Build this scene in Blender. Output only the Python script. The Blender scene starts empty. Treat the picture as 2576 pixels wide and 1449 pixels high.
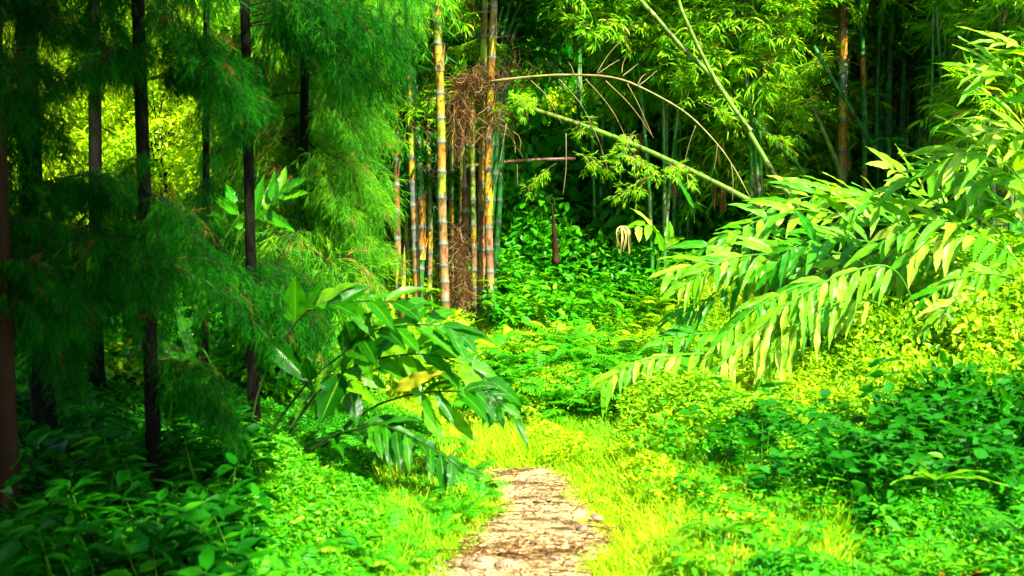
import bpy, math, random
import numpy as np
from mathutils import Vector, Matrix, Euler

rng = np.random.default_rng(7)
random.seed(7)
scene = bpy.context.scene
col = scene.collection
R = math.radians

# ------------------------------------------------------------------ camera
W0, H0, F0 = 2575.0, 1449.0, 2761.0
CAMZ = 1.6
PITCH = math.atan((724.5 - 520.0) / F0)
cd = bpy.data.cameras.new('camera')
cam = bpy.data.objects.new('camera', cd)
col.objects.link(cam)
cam.location = (0, 0, CAMZ)
cam.rotation_euler = (R(90) - PITCH, 0, 0)
cd.sensor_width = 36
cd.lens = 36 * F0 / W0
cd.clip_start = 0.1
cd.clip_end = 2000
cd.dof.use_dof = True
cd.dof.focus_distance = 10.5
cd.dof.aperture_fstop = 2.6
scene.camera = cam
CP, SP = math.cos(PITCH), math.sin(PITCH)


def ray(px, py):
    a = (px - W0 / 2) / F0
    b = -(py - H0 / 2) / F0
    return np.array([a, CP + b * SP, -SP + b * CP])


def at(px, py, Y):
    d = ray(px, py)
    return np.array([0, 0, CAMZ]) + d * (Y / d[1])


def proj(p):
    p = np.asarray(p, float) - np.array([0, 0, CAMZ])
    f = p[..., 1] * CP - p[..., 2] * SP
    u = p[..., 1] * SP + p[..., 2] * CP
    return W0 / 2 + p[..., 0] / f * F0, H0 / 2 - u / f * F0


def ss(a, b, x):
    t = np.clip((np.asarray(x, float) - a) / (b - a), 0, 1)
    return t * t * (3 - 2 * t)


def HT(x, y):
    x = np.asarray(x, float)
    y = np.asarray(y, float)
    h = 0.06 * ss(7.2, 11.2, y) + 0.40 * ss(11.3, 13.2, y)
    h = h + 2.9 * ss(13.3, 18.8, y) * ss(-3.5, 0.5, x)
    h = h + 9.0 * ss(21, 46, y)
    h = h + 1.0 * ss(1.2, 4.2, x) * ss(5.4, 8.6, y)
    h = h + 0.25 * ss(1.7, 5, -x)
    h = h + 0.20 * np.exp(-((x - 1.25) ** 2 / 0.45 + (y - 6.9) ** 2 / 1.3)) * ss(0.45, 0.95, x)
    h = h + 0.26 * np.exp(-((x - 0.45) ** 2 / 0.5 + (y - 8.9) ** 2 / 0.9)) * ss(7.0, 8.2, y)
    off = ss(0.7, 1.6, np.abs(x)) + ss(7, 8, y)
    off = np.clip(off, 0, 1)
    h = h + off * (0.05 * np.sin(1.9 * x + 0.7 * y) + 0.04 * np.sin(2.7 * y - 1.3 * x + 1))
    return h


def gp(px, py):
    d = ray(px, py)
    o = np.array([0, 0, CAMZ])
    t = 0.5
    while t < 60:
        p = o + d * t
        if p[2] < HT(p[0], p[1]):
            return p
        t += 0.02
    return p


# ------------------------------------------------------------------ materials
def new_mat(name):
    m = bpy.data.materials.new(name)
    m.use_nodes = True
    nt = m.node_tree
    nt.nodes.clear()
    return m, nt, nt.nodes, nt.links


def ramp(ns, stops, interp='LINEAR'):
    r = ns.new('ShaderNodeValToRGB')
    r.color_ramp.interpolation = interp
    e = r.color_ramp.elements
    while len(e) > 1:
        e.remove(e[-1])
    e[0].position = stops[0][0]
    e[0].color = (*stops[0][1], 1)
    for p, c in stops[1:]:
        k = e.new(p)
        k.color = (*c, 1)
    return r


def leaf_mat(name, stops, trans=(0.35, 0.6, 0.02), tf=0.4, rough=0.45, spec=0.35, veins=False):
    spec = spec * 0.5
    """diffuse + gloss on top, light shining through the blade; colour differs from leaf to leaf"""
    m, nt, ns, ln = new_mat(name)
    out = ns.new('ShaderNodeOutputMaterial')
    at_ = ns.new('ShaderNodeAttribute')
    at_.attribute_name = 'rnd'
    rp = ramp(ns, stops)
    ln.new(at_.outputs['Fac'], rp.inputs[0])
    colr = rp.outputs[0]
    if veins:
        uv = ns.new('ShaderNodeUVMap')
        sep = ns.new('ShaderNodeSeparateXYZ')
        ln.new(uv.outputs[0], sep.inputs[0])
        # midrib
        ab = ns.new('ShaderNodeMath'); ab.operation = 'ABSOLUTE'
        sb = ns.new('ShaderNodeMath'); sb.operation = 'SUBTRACT'; sb.inputs[1].default_value = 0.5
        ln.new(sep.outputs[0], sb.inputs[0]); ln.new(sb.outputs[0], ab.inputs[0])
        lt = ns.new('ShaderNodeMath'); lt.operation = 'LESS_THAN'; lt.inputs[1].default_value = 0.028
        ln.new(ab.outputs[0], lt.inputs[0])
        # side veins, slanting
        ma = ns.new('ShaderNodeMath'); ma.operation = 'MULTIPLY_ADD'; ma.inputs[1].default_value = -0.55
        ln.new(ab.outputs[0], ma.inputs[0]); ln.new(sep.outputs[1], ma.inputs[2])
        mu = ns.new('ShaderNodeMath'); mu.operation = 'MULTIPLY'; mu.inputs[1].default_value = 120
        ln.new(ma.outputs[0], mu.inputs[0])
        sn = ns.new('ShaderNodeMath'); sn.operation = 'SINE'
        ln.new(mu.outputs[0], sn.inputs[0])
        m2 = ns.new('ShaderNodeMath'); m2.operation = 'MULTIPLY_ADD'; m2.inputs[1].default_value = 0.16; m2.inputs[2].default_value = 0.84
        ln.new(sn.outputs[0], m2.inputs[0])
        mx = ns.new('ShaderNodeMix'); mx.data_type = 'RGBA'; mx.blend_type = 'MULTIPLY'; mx.inputs[0].default_value = 1
        ln.new(colr, mx.inputs[6]); ln.new(m2.outputs[0], mx.inputs[7])
        mx2 = ns.new('ShaderNodeMix'); mx2.data_type = 'RGBA'
        mx2.inputs[7].default_value = (0.14, 0.34, 0.01, 1)
        ml = ns.new('ShaderNodeMath'); ml.operation = 'MULTIPLY'; ml.inputs[1].default_value = 0.6
        ln.new(lt.outputs[0], ml.inputs[0]); ln.new(ml.outputs[0], mx2.inputs[0]); ln.new(mx.outputs[2], mx2.inputs[6])
        # blemishes
        tc = ns.new('ShaderNodeTexCoord')
        nz = ns.new('ShaderNodeTexNoise'); nz.inputs['Scale'].default_value = 14; nz.inputs['Detail'].default_value = 3
        ln.new(tc.outputs['Object'], nz.inputs[0])
        r3 = ramp(ns, [(0.30, (0.55, 0.55, 0.55)), (0.5, (1, 1, 1)), (0.66, (1.0, 1.0, 1.0)), (0.76, (1.6, 1.25, 1.0))])
        ln.new(nz.outputs[0], r3.inputs[0])
        mx3 = ns.new('ShaderNodeMix'); mx3.data_type = 'RGBA'; mx3.blend_type = 'MULTIPLY'; mx3.inputs[0].default_value = 1
        ln.new(mx2.outputs[2], mx3.inputs[6]); ln.new(r3.outputs[0], mx3.inputs[7])
        colr = mx3.outputs[2]
    pb = ns.new('ShaderNodeBsdfPrincipled')
    pb.inputs['Roughness'].default_value = rough
    pb.inputs['Specular IOR Level'].default_value = spec
    ln.new(colr, pb.inputs['Base Color'])
    if veins:
        bp = ns.new('ShaderNodeBump'); bp.inputs['Strength'].default_value = 0.35; bp.inputs['Distance'].default_value = 0.004
        ln.new(sn.outputs[0], bp.inputs['Height']); ln.new(bp.outputs[0], pb.inputs['Normal'])
    tr = ns.new('ShaderNodeBsdfTranslucent')
    mt = ns.new('ShaderNodeMix'); mt.data_type = 'RGBA'; mt.blend_type = 'MULTIPLY'; mt.inputs[0].default_value = 1
    sc_ = ns.new('ShaderNodeVectorMath'); sc_.operation = 'MULTIPLY'
    sc_.inputs[1].default_value = trans
    ln.new(colr, sc_.inputs[0])
    ln.new(sc_.outputs[0], tr.inputs[0])
    ms = ns.new('ShaderNodeMixShader'); ms.inputs[0].default_value = tf
    ln.new(pb.outputs[0], ms.inputs[1]); ln.new(tr.outputs[0], ms.inputs[2])
    ln.new(ms.outputs[0], out.inputs[0])
    return m


def noise_mat(name, stops, scale=6, rough=0.8, detail=6, bump=0.3, stretch=(1, 1, 1), attr=None, dist=0.01, spec=0.12):
    m, nt, ns, ln = new_mat(name)
    out = ns.new('ShaderNodeOutputMaterial')
    tc = ns.new('ShaderNodeTexCoord')
    mp = ns.new('ShaderNodeMapping'); mp.inputs['Scale'].default_value = stretch
    ln.new(tc.outputs['Object'], mp.inputs[0])
    nz = ns.new('ShaderNodeTexNoise'); nz.inputs['Scale'].default_value = scale; nz.inputs['Detail'].default_value = detail
    nz.inputs['Roughness'].default_value = 0.65
    ln.new(mp.outputs[0], nz.inputs[0])
    rp = ramp(ns, stops)
    ln.new(nz.outputs[0], rp.inputs[0])
    c = rp.outputs[0]
    if attr:
        a = ns.new('ShaderNodeAttribute'); a.attribute_name = attr
        mx = ns.new('ShaderNodeMix'); mx.data_type = 'RGBA'; mx.blend_type = 'MULTIPLY'; mx.inputs[0].default_value = 1
        ln.new(a.outputs['Color'], mx.inputs[6]); ln.new(c, mx.inputs[7])
        c = mx.outputs[2]
    pb = ns.new('ShaderNodeBsdfPrincipled')
    pb.inputs['Roughness'].default_value = rough
    pb.inputs['Specular IOR Level'].default_value = spec
    ln.new(c, pb.inputs['Base Color'])
    bp = ns.new('ShaderNodeBump'); bp.inputs['Strength'].default_value = bump; bp.inputs['Distance'].default_value = dist
    ln.new(nz.outputs[0], bp.inputs['Height']); ln.new(bp.outputs[0], pb.inputs['Normal'])
    ln.new(pb.outputs[0], out.inputs[0])
    return m


M = {}
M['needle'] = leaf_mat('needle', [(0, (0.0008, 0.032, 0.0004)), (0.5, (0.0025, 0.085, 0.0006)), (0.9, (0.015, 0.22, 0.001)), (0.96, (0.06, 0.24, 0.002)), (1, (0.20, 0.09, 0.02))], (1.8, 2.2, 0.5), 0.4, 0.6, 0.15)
M['needle_lit'] = leaf_mat('needle_lit', [(0, (0.012, 0.18, 0.002)), (0.5, (0.05, 0.28, 0.002)), (0.93, (0.22, 0.44, 0.004)), (1, (0.3, 0.18, 0.04))], (1.9, 1.7, 0.6), 0.4, 0.5, 0.3)  # brighter copy of the needle colour, with sunlight on the boughs painted in
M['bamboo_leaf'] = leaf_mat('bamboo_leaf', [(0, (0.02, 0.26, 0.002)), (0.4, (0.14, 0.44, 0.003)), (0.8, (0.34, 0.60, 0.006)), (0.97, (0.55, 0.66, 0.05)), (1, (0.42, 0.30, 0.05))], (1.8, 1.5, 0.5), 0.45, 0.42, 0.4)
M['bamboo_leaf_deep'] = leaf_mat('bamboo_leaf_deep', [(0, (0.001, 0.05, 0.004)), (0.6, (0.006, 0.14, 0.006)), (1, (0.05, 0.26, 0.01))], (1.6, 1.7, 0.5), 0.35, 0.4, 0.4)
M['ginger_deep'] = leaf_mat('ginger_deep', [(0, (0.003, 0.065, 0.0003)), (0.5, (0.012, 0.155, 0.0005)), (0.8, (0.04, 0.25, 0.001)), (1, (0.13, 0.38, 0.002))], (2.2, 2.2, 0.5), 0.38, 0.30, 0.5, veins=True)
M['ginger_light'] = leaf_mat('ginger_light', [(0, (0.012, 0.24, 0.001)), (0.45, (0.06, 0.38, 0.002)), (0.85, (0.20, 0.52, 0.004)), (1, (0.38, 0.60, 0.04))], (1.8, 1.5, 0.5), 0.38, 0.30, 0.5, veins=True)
M['ginger_yellow'] = leaf_mat('ginger_yellow', [(0, (0.30, 0.34, 0.01)), (1, (0.42, 0.40, 0.01))], (1.3, 1.2, 0.6), 0.35, 0.4, 0.4, veins=True)
M['dry_leaf'] = leaf_mat('dry_leaf', [(0, (0.07, 0.03, 0.008)), (0.5, (0.20, 0.10, 0.022)), (1, (0.40, 0.27, 0.09))], (1.2, 1.0, 0.8), 0.25, 0.7, 0.2)
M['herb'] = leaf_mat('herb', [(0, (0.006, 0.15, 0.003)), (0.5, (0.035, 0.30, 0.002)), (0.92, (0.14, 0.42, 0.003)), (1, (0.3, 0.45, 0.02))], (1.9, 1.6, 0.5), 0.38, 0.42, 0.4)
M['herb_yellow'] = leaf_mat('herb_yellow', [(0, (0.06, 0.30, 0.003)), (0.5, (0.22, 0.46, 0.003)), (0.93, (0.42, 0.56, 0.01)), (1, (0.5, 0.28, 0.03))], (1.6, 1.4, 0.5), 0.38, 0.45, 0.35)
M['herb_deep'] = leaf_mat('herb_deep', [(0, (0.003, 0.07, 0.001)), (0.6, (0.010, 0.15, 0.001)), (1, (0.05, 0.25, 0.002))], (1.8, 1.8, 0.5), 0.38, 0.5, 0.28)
M['herb_shaded'] = leaf_mat('herb_shaded', [(0, (0.001, 0.03, 0.0005)), (0.6, (0.006, 0.13, 0.0006)), (1, (0.05, 0.26, 0.001))], (1.6, 1.8, 0.5), 0.33, 0.5, 0.25)  # darkened herb greens: shade of the left corner put into the colour
M['grass'] = leaf_mat('grass', [(0, (0.05, 0.32, 0.002)), (0.5, (0.24, 0.50, 0.003)), (0.9, (0.46, 0.62, 0.006)), (1, (0.55, 0.40, 0.06))], (1.4, 1.3, 0.5), 0.38, 0.5, 0.3)
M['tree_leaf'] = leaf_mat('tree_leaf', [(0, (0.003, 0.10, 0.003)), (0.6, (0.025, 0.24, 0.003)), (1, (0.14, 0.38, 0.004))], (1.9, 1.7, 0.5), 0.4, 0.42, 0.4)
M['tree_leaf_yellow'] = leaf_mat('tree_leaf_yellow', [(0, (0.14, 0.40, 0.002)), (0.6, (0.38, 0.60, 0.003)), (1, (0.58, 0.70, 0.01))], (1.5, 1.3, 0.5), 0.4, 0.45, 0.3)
M['bark_dark'] = noise_mat('bark_dark', [(0.3, (0.0006, 0.0007, 0.0002)), (0.52, (0.004, 0.0032, 0.0010)), (0.62, (0.002, 0.010, 0.0006)), (0.75, (0.02, 0.018, 0.008))], 9, 0.9, stretch=(1, 1, 0.25), bump=0.8, dist=0.02)
M['bark_brown'] = noise_mat('bark_brown', [(0.3, (0.012, 0.006, 0.003)), (0.55, (0.025, 0.012, 0.004)), (0.68, (0.06, 0.03, 0.01)), (0.76, (0.16, 0.18, 0.15))], 9, 0.9, stretch=(1, 1, 0.3), bump=0.8, dist=0.02)
M['twig'] = noise_mat('twig', [(0.3, (0.06, 0.03, 0.012)), (0.7, (0.20, 0.12, 0.05))], 12, 0.8)
M['twig_dark'] = noise_mat('twig_dark', [(0.3, (0.008, 0.012, 0.004)), (0.7, (0.03, 0.035, 0.012))], 12, 0.8)
M['twig_pale'] = noise_mat('twig_pale', [(0.3, (0.12, 0.09, 0.025)), (0.7, (0.34, 0.27, 0.10))], 12, 0.7)
M['stem_green'] = noise_mat('stem_green', [(0.3, (0.02, 0.12, 0.005)), (0.7, (0.08, 0.24, 0.01))], 8, 0.5, bump=0.05)
M['stem_deep'] = noise_mat('stem_deep', [(0.3, (0.006, 0.025, 0.004)), (0.7, (0.03, 0.06, 0.01))], 8, 0.5, bump=0.05)
M['culm'] = noise_mat('culm', [(0.32, (0.16, 0.11, 0.07)), (0.43, (0.55, 0.45, 0.35)), (0.50, (1, 1, 1)), (0.58, (0.8, 0.95, 0.8)), (0.68, (1.5, 1.5, 1.8))], 5, 0.5, stretch=(4, 4, 1.6), attr='col', bump=0.2, dist=0.004, spec=0.3)
M['dry_cream'] = leaf_mat('dry_cream', [(0, (0.30, 0.22, 0.06)), (1, (0.5, 0.42, 0.14))], (1.2, 1.0, 0.8), 0.25, 0.7, 0.2)
M['fibre'] = leaf_mat('fibre', [(0, (0.035, 0.015, 0.005)), (0.6, (0.13, 0.06, 0.018)), (1, (0.30, 0.19, 0.07))], (1.1, 1, 0.8), 0.15, 0.8, 0.15)
M['flower'] = leaf_mat('flower', [(0, (0.28, 0.05, 0.005)), (1, (0.40, 0.13, 0.01))], (1, 1, 1), 0.3, 0.6, 0.2)
M['soil'] = noise_mat('soil', [(0.3, (0.02, 0.035, 0.004)), (0.5, (0.05, 0.09, 0.008)), (0.7, (0.10, 0.15, 0.012))], 3.5, 0.95, bump=0.8, dist=0.05)
M['stone'] = noise_mat('stone', [(0.3, (0.10, 0.06, 0.03)), (0.7, (0.28, 0.20, 0.13))], 20, 0.8, bump=0.6)


def path_mat():
    m, nt, ns, ln = new_mat('path_soil')
    out = ns.new('ShaderNodeOutputMaterial')
    tc = ns.new('ShaderNodeTexCoord')
    n1 = ns.new('ShaderNodeTexNoise'); n1.inputs['Scale'].default_value = 4.2; n1.inputs['Detail'].default_value = 8; n1.inputs['Roughness'].default_value = 0.7
    mp = ns.new('ShaderNodeMapping'); mp.inputs['Scale'].default_value = (0.7, 1.6, 1)
    ln.new(tc.outputs['Object'], mp.inputs[0]); ln.new(mp.outputs[0], n1.inputs[0])
    r1 = ramp(ns, [(0.36, (0.035, 0.022, 0.007)), (0.43, (0.13, 0.085, 0.028)), (0.50, (0.36, 0.26, 0.115)), (0.66, (0.46, 0.35, 0.18))])
    ln.new(n1.outputs[0], r1.inputs[0])
    n2 = ns.new('ShaderNodeTexNoise'); n2.inputs['Scale'].default_value = 60; n2.inputs['Detail'].default_value = 5
    ln.new(tc.outputs['Object'], n2.inputs[0])
    r2 = ramp(ns, [(0.34, (0.30, 0.22, 0.14)), (0.44, (0.9, 0.88, 0.82)), (0.7, (1.1, 1.1, 1.05))])
    ln.new(n2.outputs[0], r2.inputs[0])
    mx = ns.new('ShaderNodeMix'); mx.data_type = 'RGBA'; mx.blend_type = 'MULTIPLY'; mx.inputs[0].default_value = 1
    ln.new(r1.outputs[0], mx.inputs[6]); ln.new(r2.outputs[0], mx.inputs[7])
    ad = ns.new('ShaderNodeMath'); ad.operation = 'MULTIPLY_ADD'; ad.inputs[1].default_value = 0.25
    ln.new(n2.outputs[0], ad.inputs[0]); ln.new(n1.outputs[0], ad.inputs[2])
    bp = ns.new('ShaderNodeBump'); bp.inputs['Strength'].default_value = 0.7; bp.inputs['Distance'].default_value = 0.025
    ln.new(ad.outputs[0], bp.inputs['Height'])
    pb = ns.new('ShaderNodeBsdfPrincipled'); pb.inputs['Roughness'].default_value = 0.95
    pb.inputs['Specular IOR Level'].default_value = 0.2
    ln.new(mx.outputs[2], pb.inputs['Base Color']); ln.new(bp.outputs[0], pb.inputs['Normal'])
    ln.new(pb.outputs[0], out.inputs[0])
    return m


M['path'] = path_mat()


# ------------------------------------------------------------------ mesh accumulation
def unit(a):
    a = np.asarray(a, float)
    return a / np.maximum(np.linalg.norm(a, axis=-1, keepdims=True), 1e-9)


class Acc:
    def __init__(s):
        s.v = []; s.r = []; s.c = []; s.uv = []; s.loops = []; s.tot = []; s.mi = []; s.n = 0
        s.has_uv = False

    def add(s, V, faces, r=0.5, c=None, mi=0, uv=None):
        """V (n,3); faces list of (k,m) int arrays; r scalar or (n,)"""
        V = np.asarray(V, float).reshape(-1, 3)
        n = len(V)
        s.v.append(V)
        s.r.append(np.broadcast_to(np.asarray(r, float), (n,)))
        s.c.append(np.broadcast_to(np.asarray(c if c is not None else (1, 1, 1), float), (n, 3)))
        if uv is not None:
            s.has_uv = True
            s.uv.append(np.asarray(uv, float))
        else:
            s.uv.append(np.zeros((n, 2)))
        for f in faces:
            f = np.asarray(f, int)
            if len(f) == 0:
                continue
            s.loops.append((f + s.n).ravel())
            s.tot.append(np.full(len(f), f.shape[1]))
            s.mi.append(np.full(len(f), mi))
        s.n += n

    def mesh(s, name, mats):
        me = bpy.data.meshes.new(name)
        V = np.concatenate(s.v); L = np.concatenate(s.loops); T = np.concatenate(s.tot)
        me.vertices.add(len(V)); me.vertices.foreach_set('co', V.astype(np.float32).ravel())
        me.loops.add(len(L)); me.loops.foreach_set('vertex_index', L.astype(np.int32))
        me.polygons.add(len(T))
        me.polygons.foreach_set('loop_start', np.concatenate([[0], np.cumsum(T)[:-1]]).astype(np.int32))
        me.polygons.foreach_set('material_index', np.concatenate(s.mi).astype(np.int32))
        a = me.attributes.new('rnd', 'FLOAT', 'POINT')
        a.data.foreach_set('value', np.concatenate(s.r).astype(np.float32))
        C = np.concatenate(s.c)
        if np.abs(C - 1).max() > 1e-6:
            b = me.attributes.new('col', 'FLOAT_COLOR', 'POINT')
            b.data.foreach_set('color', np.concatenate([C, np.ones((len(C), 1))], 1).astype(np.float32).ravel())
        if s.has_uv:
            u = me.uv_layers.new(name='UVMap')
            UV = np.concatenate(s.uv)
            u.data.foreach_set('uv', UV[L].astype(np.float32).ravel())
        for m in mats:
            me.materials.append(m)
        me.update(calc_edges=True)
        return me

    def obj(s, name, mats, parent=None):
        if not isinstance(mats, (list, tuple)):
            mats = [mats]
        return link(name, s.mesh(name, mats), parent)


def link(name, me, parent=None):
    o = bpy.data.objects.new(name, me)
    col.objects.link(o)
    if parent is not None:
        o.parent = parent
    return o


def thing(name, label, cat, loc=(0, 0, 0), group=None, rz=0):
    o = bpy.data.objects.new(name, None)
    col.objects.link(o)
    o.location = tuple(loc)
    o.rotation_euler = (0, 0, rz)
    o.empty_display_size = 0.2
    return tag(o, label, cat, group)


def tag(o, label=None, cat=None, group=None, kind=None):
    if label: o['label'] = label
    if cat: o['category'] = cat
    if group: o['group'] = group
    if kind: o['kind'] = kind
    return o


# leaf templates: (x across -.5..5, y along 0..1, z up) and faces
T_NEEDLE = (np.array([[-.5, 0, 0], [.5, 0, 0], [-.45, .55, .03], [.45, .55, .03], [0, 1, -.06]]),
            [np.array([[0, 1, 3, 2]]), np.array([[2, 3, 4]])])
T_LANCE = (np.array([[0, 0, 0], [-.5, .30, .05], [0, .33, .0], [.5, .30, .05], [-.33, .68, .02], [0, .7, -.03], [.33, .68, .02], [0, 1, -.16]]),
           [np.array([[1, 2, 5, 4], [2, 3, 6, 5]]), np.array([[0, 2, 1], [0, 3, 2], [4, 5, 7], [5, 6, 7]])])
T_OVATE = (np.array([[0, 0, 0], [-.42, .18, .06], [0, .22, .0], [.42, .18, .06], [-.48, .5, .05], [0, .55, -.02], [.48, .5, .05], [-.22, .82, -.03], [.22, .82, -.03], [0, 1, -.12]]),
           [np.array([[1, 2, 5, 4], [2, 3, 6, 5], [4, 5, 9, 7], [5, 6, 8, 9]]), np.array([[0, 2, 1], [0, 3, 2]])])
T_QUAD = (np.array([[0, 0, 0], [-.5, .45, .06], [.5, .45, .06], [0, 1, -.08]]), [np.array([[0, 2, 3, 1]])])


def emit(acc, T, O, D, N, L, Wd, r, mi=0):
    O = np.asarray(O, float); n = len(O)
    if n == 0:
        return
    D = unit(D)
    X = unit(np.cross(D, N))
    Z = np.cross(X, D)
    tv, tf = T
    L = np.broadcast_to(L, (n,))[:, None, None]
    Wd = np.broadcast_to(Wd, (n,))[:, None, None]
    V = (O[:, None] + X[:, None] * tv[None, :, 0:1] * Wd + D[:, None] * tv[None, :, 1:2] * L + Z[:, None] * tv[None, :, 2:3] * L)
    k = len(tv)
    base = (np.arange(n) * k)[:, None, None]
    faces = [(f[None] + base).reshape(-1, f.shape[1]) for f in tf]
    rr = np.repeat(np.broadcast_to(r, (n,)), k)
    acc.add(V.reshape(-1, 3), faces, rr, mi=mi)


def spline(P, n):
    """Catmull-Rom through P, n samples"""
    P = np.asarray(P, float)
    if len(P) == 2:
        t = np.linspace(0, 1, n)[:, None]
        return P[0] * (1 - t) + P[1] * t
    Q = np.vstack([2 * P[0] - P[1], P, 2 * P[-1] - P[-2]])
    out = []
    m = len(P) - 1
    for t in np.linspace(0, m - 1e-6, n):
        i = int(t); u = t - i
        a, b, c, d = Q[i], Q[i + 1], Q[i + 2], Q[i + 3]
        out.append(0.5 * ((2 * b) + (c - a) * u + (2 * a - 5 * b + 4 * c - d) * u * u + (-a + 3 * b - 3 * c + d) * u ** 3))
    return np.array(out)


def tube(acc, P, rad, seg=8, r=0.5, c=None, mi=0, cap=True):
    P = np.asarray(P, float); n = len(P)
    rad = np.broadcast_to(np.asarray(rad, float), (n,))
    Tn = unit(np.gradient(P, axis=0))
    ref = np.array([0, 0, 1.0]) if abs(Tn[0][2]) < 0.8 else np.array([0, 1.0, 0])
    A = unit(np.cross(Tn, ref)); B = np.cross(Tn, A)
    th = np.arange(seg) / seg * 2 * math.pi
    V = P[:, None] + (A[:, None] * np.cos(th)[None, :, None] + B[:, None] * np.sin(th)[None, :, None]) * rad[:, None, None]
    i = np.arange(n - 1)[:, None]; j = np.arange(seg)[None]
    f = np.stack([i * seg + j, i * seg + (j + 1) % seg, (i + 1) * seg + (j + 1) % seg, (i + 1) * seg + j], -1).reshape(-1, 4)
    faces = [f]
    if cap:
        faces.append(np.array([[(n - 1) * seg + k for k in range(seg)]]))
        faces.append(np.array([[k for k in range(seg)][::-1]]))
    if c is not None:
        c = np.repeat(np.asarray(c, float).reshape(-1, 3) if np.ndim(c) > 1 else np.tile(c, (n, 1)), seg, axis=0)
    acc.add(V.reshape(-1, 3), faces, r, c, mi)


def rnd_dirs(n, g=rng):
    v = g.normal(size=(n, 3))
    return unit(v)


def big_leaf(acc, base, dr, up, L, Wd, r, droop=0.5, wave=0.06, fold=0.25, mi=0, nl=12, nw=6, blunt=False):
    """one broad leaf with a folded midrib, wavy margin and a droop"""
    dr = unit(dr); up = np.asarray(up, float)
    X = unit(np.cross(dr, up)); Z = np.cross(X, dr)
    t = np.linspace(0, 1, nl + 1)
    # march, bending down
    P = [np.array(base, float)]
    d = dr.copy()
    Zs = [Z.copy()]
    for k in range(nl):
        P.append(P[-1] + d * L / nl)
        nd = unit(d + np.array([0, 0, -1.0]) * droop / nl * (0.6 + 0.8 * t[k]))
        d = nd
        Zs.append(unit(np.cross(X, d)))
    P = np.array(P); Zs = np.array(Zs)
    if blunt:
        w = np.sin(math.pi * np.clip(t, 0, 1) ** 0.8) ** 0.55
    else:
        w = (np.clip(t * 6.0, 0, 1) ** 0.8) * (1 - t ** 2.6) ** 0.9 * (0.75 + 0.25 * np.sin(math.pi * t))
    w = np.clip(w, 0.02, 1) * Wd / 2
    notch = 1 - 0.30 * (rng.random((2, nl + 1)) < 0.25) * rng.random((2, nl + 1))
    u = np.linspace(-1, 1, nw + 1)
    ph = rng.uniform(0, 6.28, 2)
    fr = rng.uniform(10, 20)
    V = []; UV = []
    for k in range(nl + 1):
        for j, uu in enumerate(u):
            e = abs(uu)
            zz = fold * e * w[k] + wave * e * e * L * 0.25 * math.sin(fr * t[k] + ph[0 if uu < 0 else 1])
            ww = w[k] * (1 + 0.06 * e * math.sin(fr * 1.7 * t[k] + ph[1])) * (notch[0 if uu < 0 else 1, k] if e > 0.5 else 1)
            V.append(P[k] + X * uu * ww + Zs[k] * zz)
            UV.append((0.5 + 0.5 * uu, t[k]))
    i = np.arange(nl)[:, None]; j = np.arange(nw)[None]; s = nw + 1
    f = np.stack([i * s + j, i * s + j + 1, (i + 1) * s + j + 1, (i + 1) * s + j], -1).reshape(-1, 4)
    acc.add(V, [f], r, mi=mi, uv=UV)


# ------------------------------------------------------------------ prototype meshes
def bough_mesh(seed, n_sub=64, L=1.35):
    """a drooping bough hung with curtains of long soft needles; grows along +X"""
    g = np.random.default_rng(seed)
    acc = Acc()
    t = np.linspace(0, 1, 10)
    arch = g.uniform(0.10, 0.30)
    main = np.stack([t * L, 0.08 * np.sin(t * 3 + seed), arch * t * L - (0.42 + arch) * (t ** 2.2) * L], 1)
    tube(acc, main, 0.008 * (1 - t) + 0.0015, 5, mi=1)
    OO = []; DD = []; RR = []; LL = []
    for k in range(n_sub):
        tt = 0.06 + 0.94 * (k + g.random()) / n_sub
        i = min(int(tt * 9), 8); u = tt * 9 - i
        p0 = main[i] * (1 - u) + main[i + 1] * u
        side = (1 if k % 2 else -1)
        ln_ = (0.50 * (1 - tt * 0.45)) * g.uniform(0.3, 1.2)
        d = unit(np.array([g.uniform(0.1, 1.0), side * g.uniform(0.1, 1.0), g.uniform(-0.4, 0.5)]))
        P = [p0]
        for q in range(5):
            P.append(P[-1] + d * ln_ / 5)
            d = unit(d + np.array([0.03, 0, -0.34]) + g.normal(size=3) * 0.14)
        P = np.array(P)
        tube(acc, P, np.linspace(0.002, 0.0008, 6), 3, mi=1, cap=False)
        tone = np.clip(g.normal(0.45, 0.2), 0, 1)
        dead = g.random() < 0.03
        for q in range(g.integers(4, 9)):
            f = g.random() ** 0.7 * 4.99
            j = int(f); o = P[j] + (P[j + 1] - P[j]) * (f - j)
            dirb = unit(P[j + 1] - P[j])
            sd = unit(dirb * 0.6 + g.normal(size=3) * 0.42 + np.array([0, 0, -0.55]))
            sl = g.uniform(0.10, 0.34)
            S = [o]
            for w in range(4):
                S.append(S[-1] + sd * sl / 4)
                sd = unit(sd + np.array([0, 0, -0.16]) + g.normal(size=3) * 0.10)
            S = np.array(S)
            nn = int(5 + sl * 48)
            fs = g.random(nn) * 3.99; js = fs.astype(int)
            so_ = S[js] + (S[js + 1] - S[js]) * (fs - js)[:, None]
            db = unit(S[js + 1] - S[js])
            OO.append(so_); DD.append(unit(db + g.normal(size=(nn, 3)) * 0.24)); LL.append(g.uniform(0.045, 0.11, nn))
            RR.append(np.full(nn, 1.0) if dead else np.clip(tone + g.normal(size=nn) * 0.14, 0, 0.93))
    O = np.concatenate(OO); D = np.concatenate(DD)
    emit(acc, T_NEEDLE, O, D, unit(g.normal(size=O.shape) + [0, 0, .6]), np.concatenate(LL), 0.0036, np.concatenate(RR))
    return acc.mesh('bough', [M['needle'], M['twig_dark']])


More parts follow.
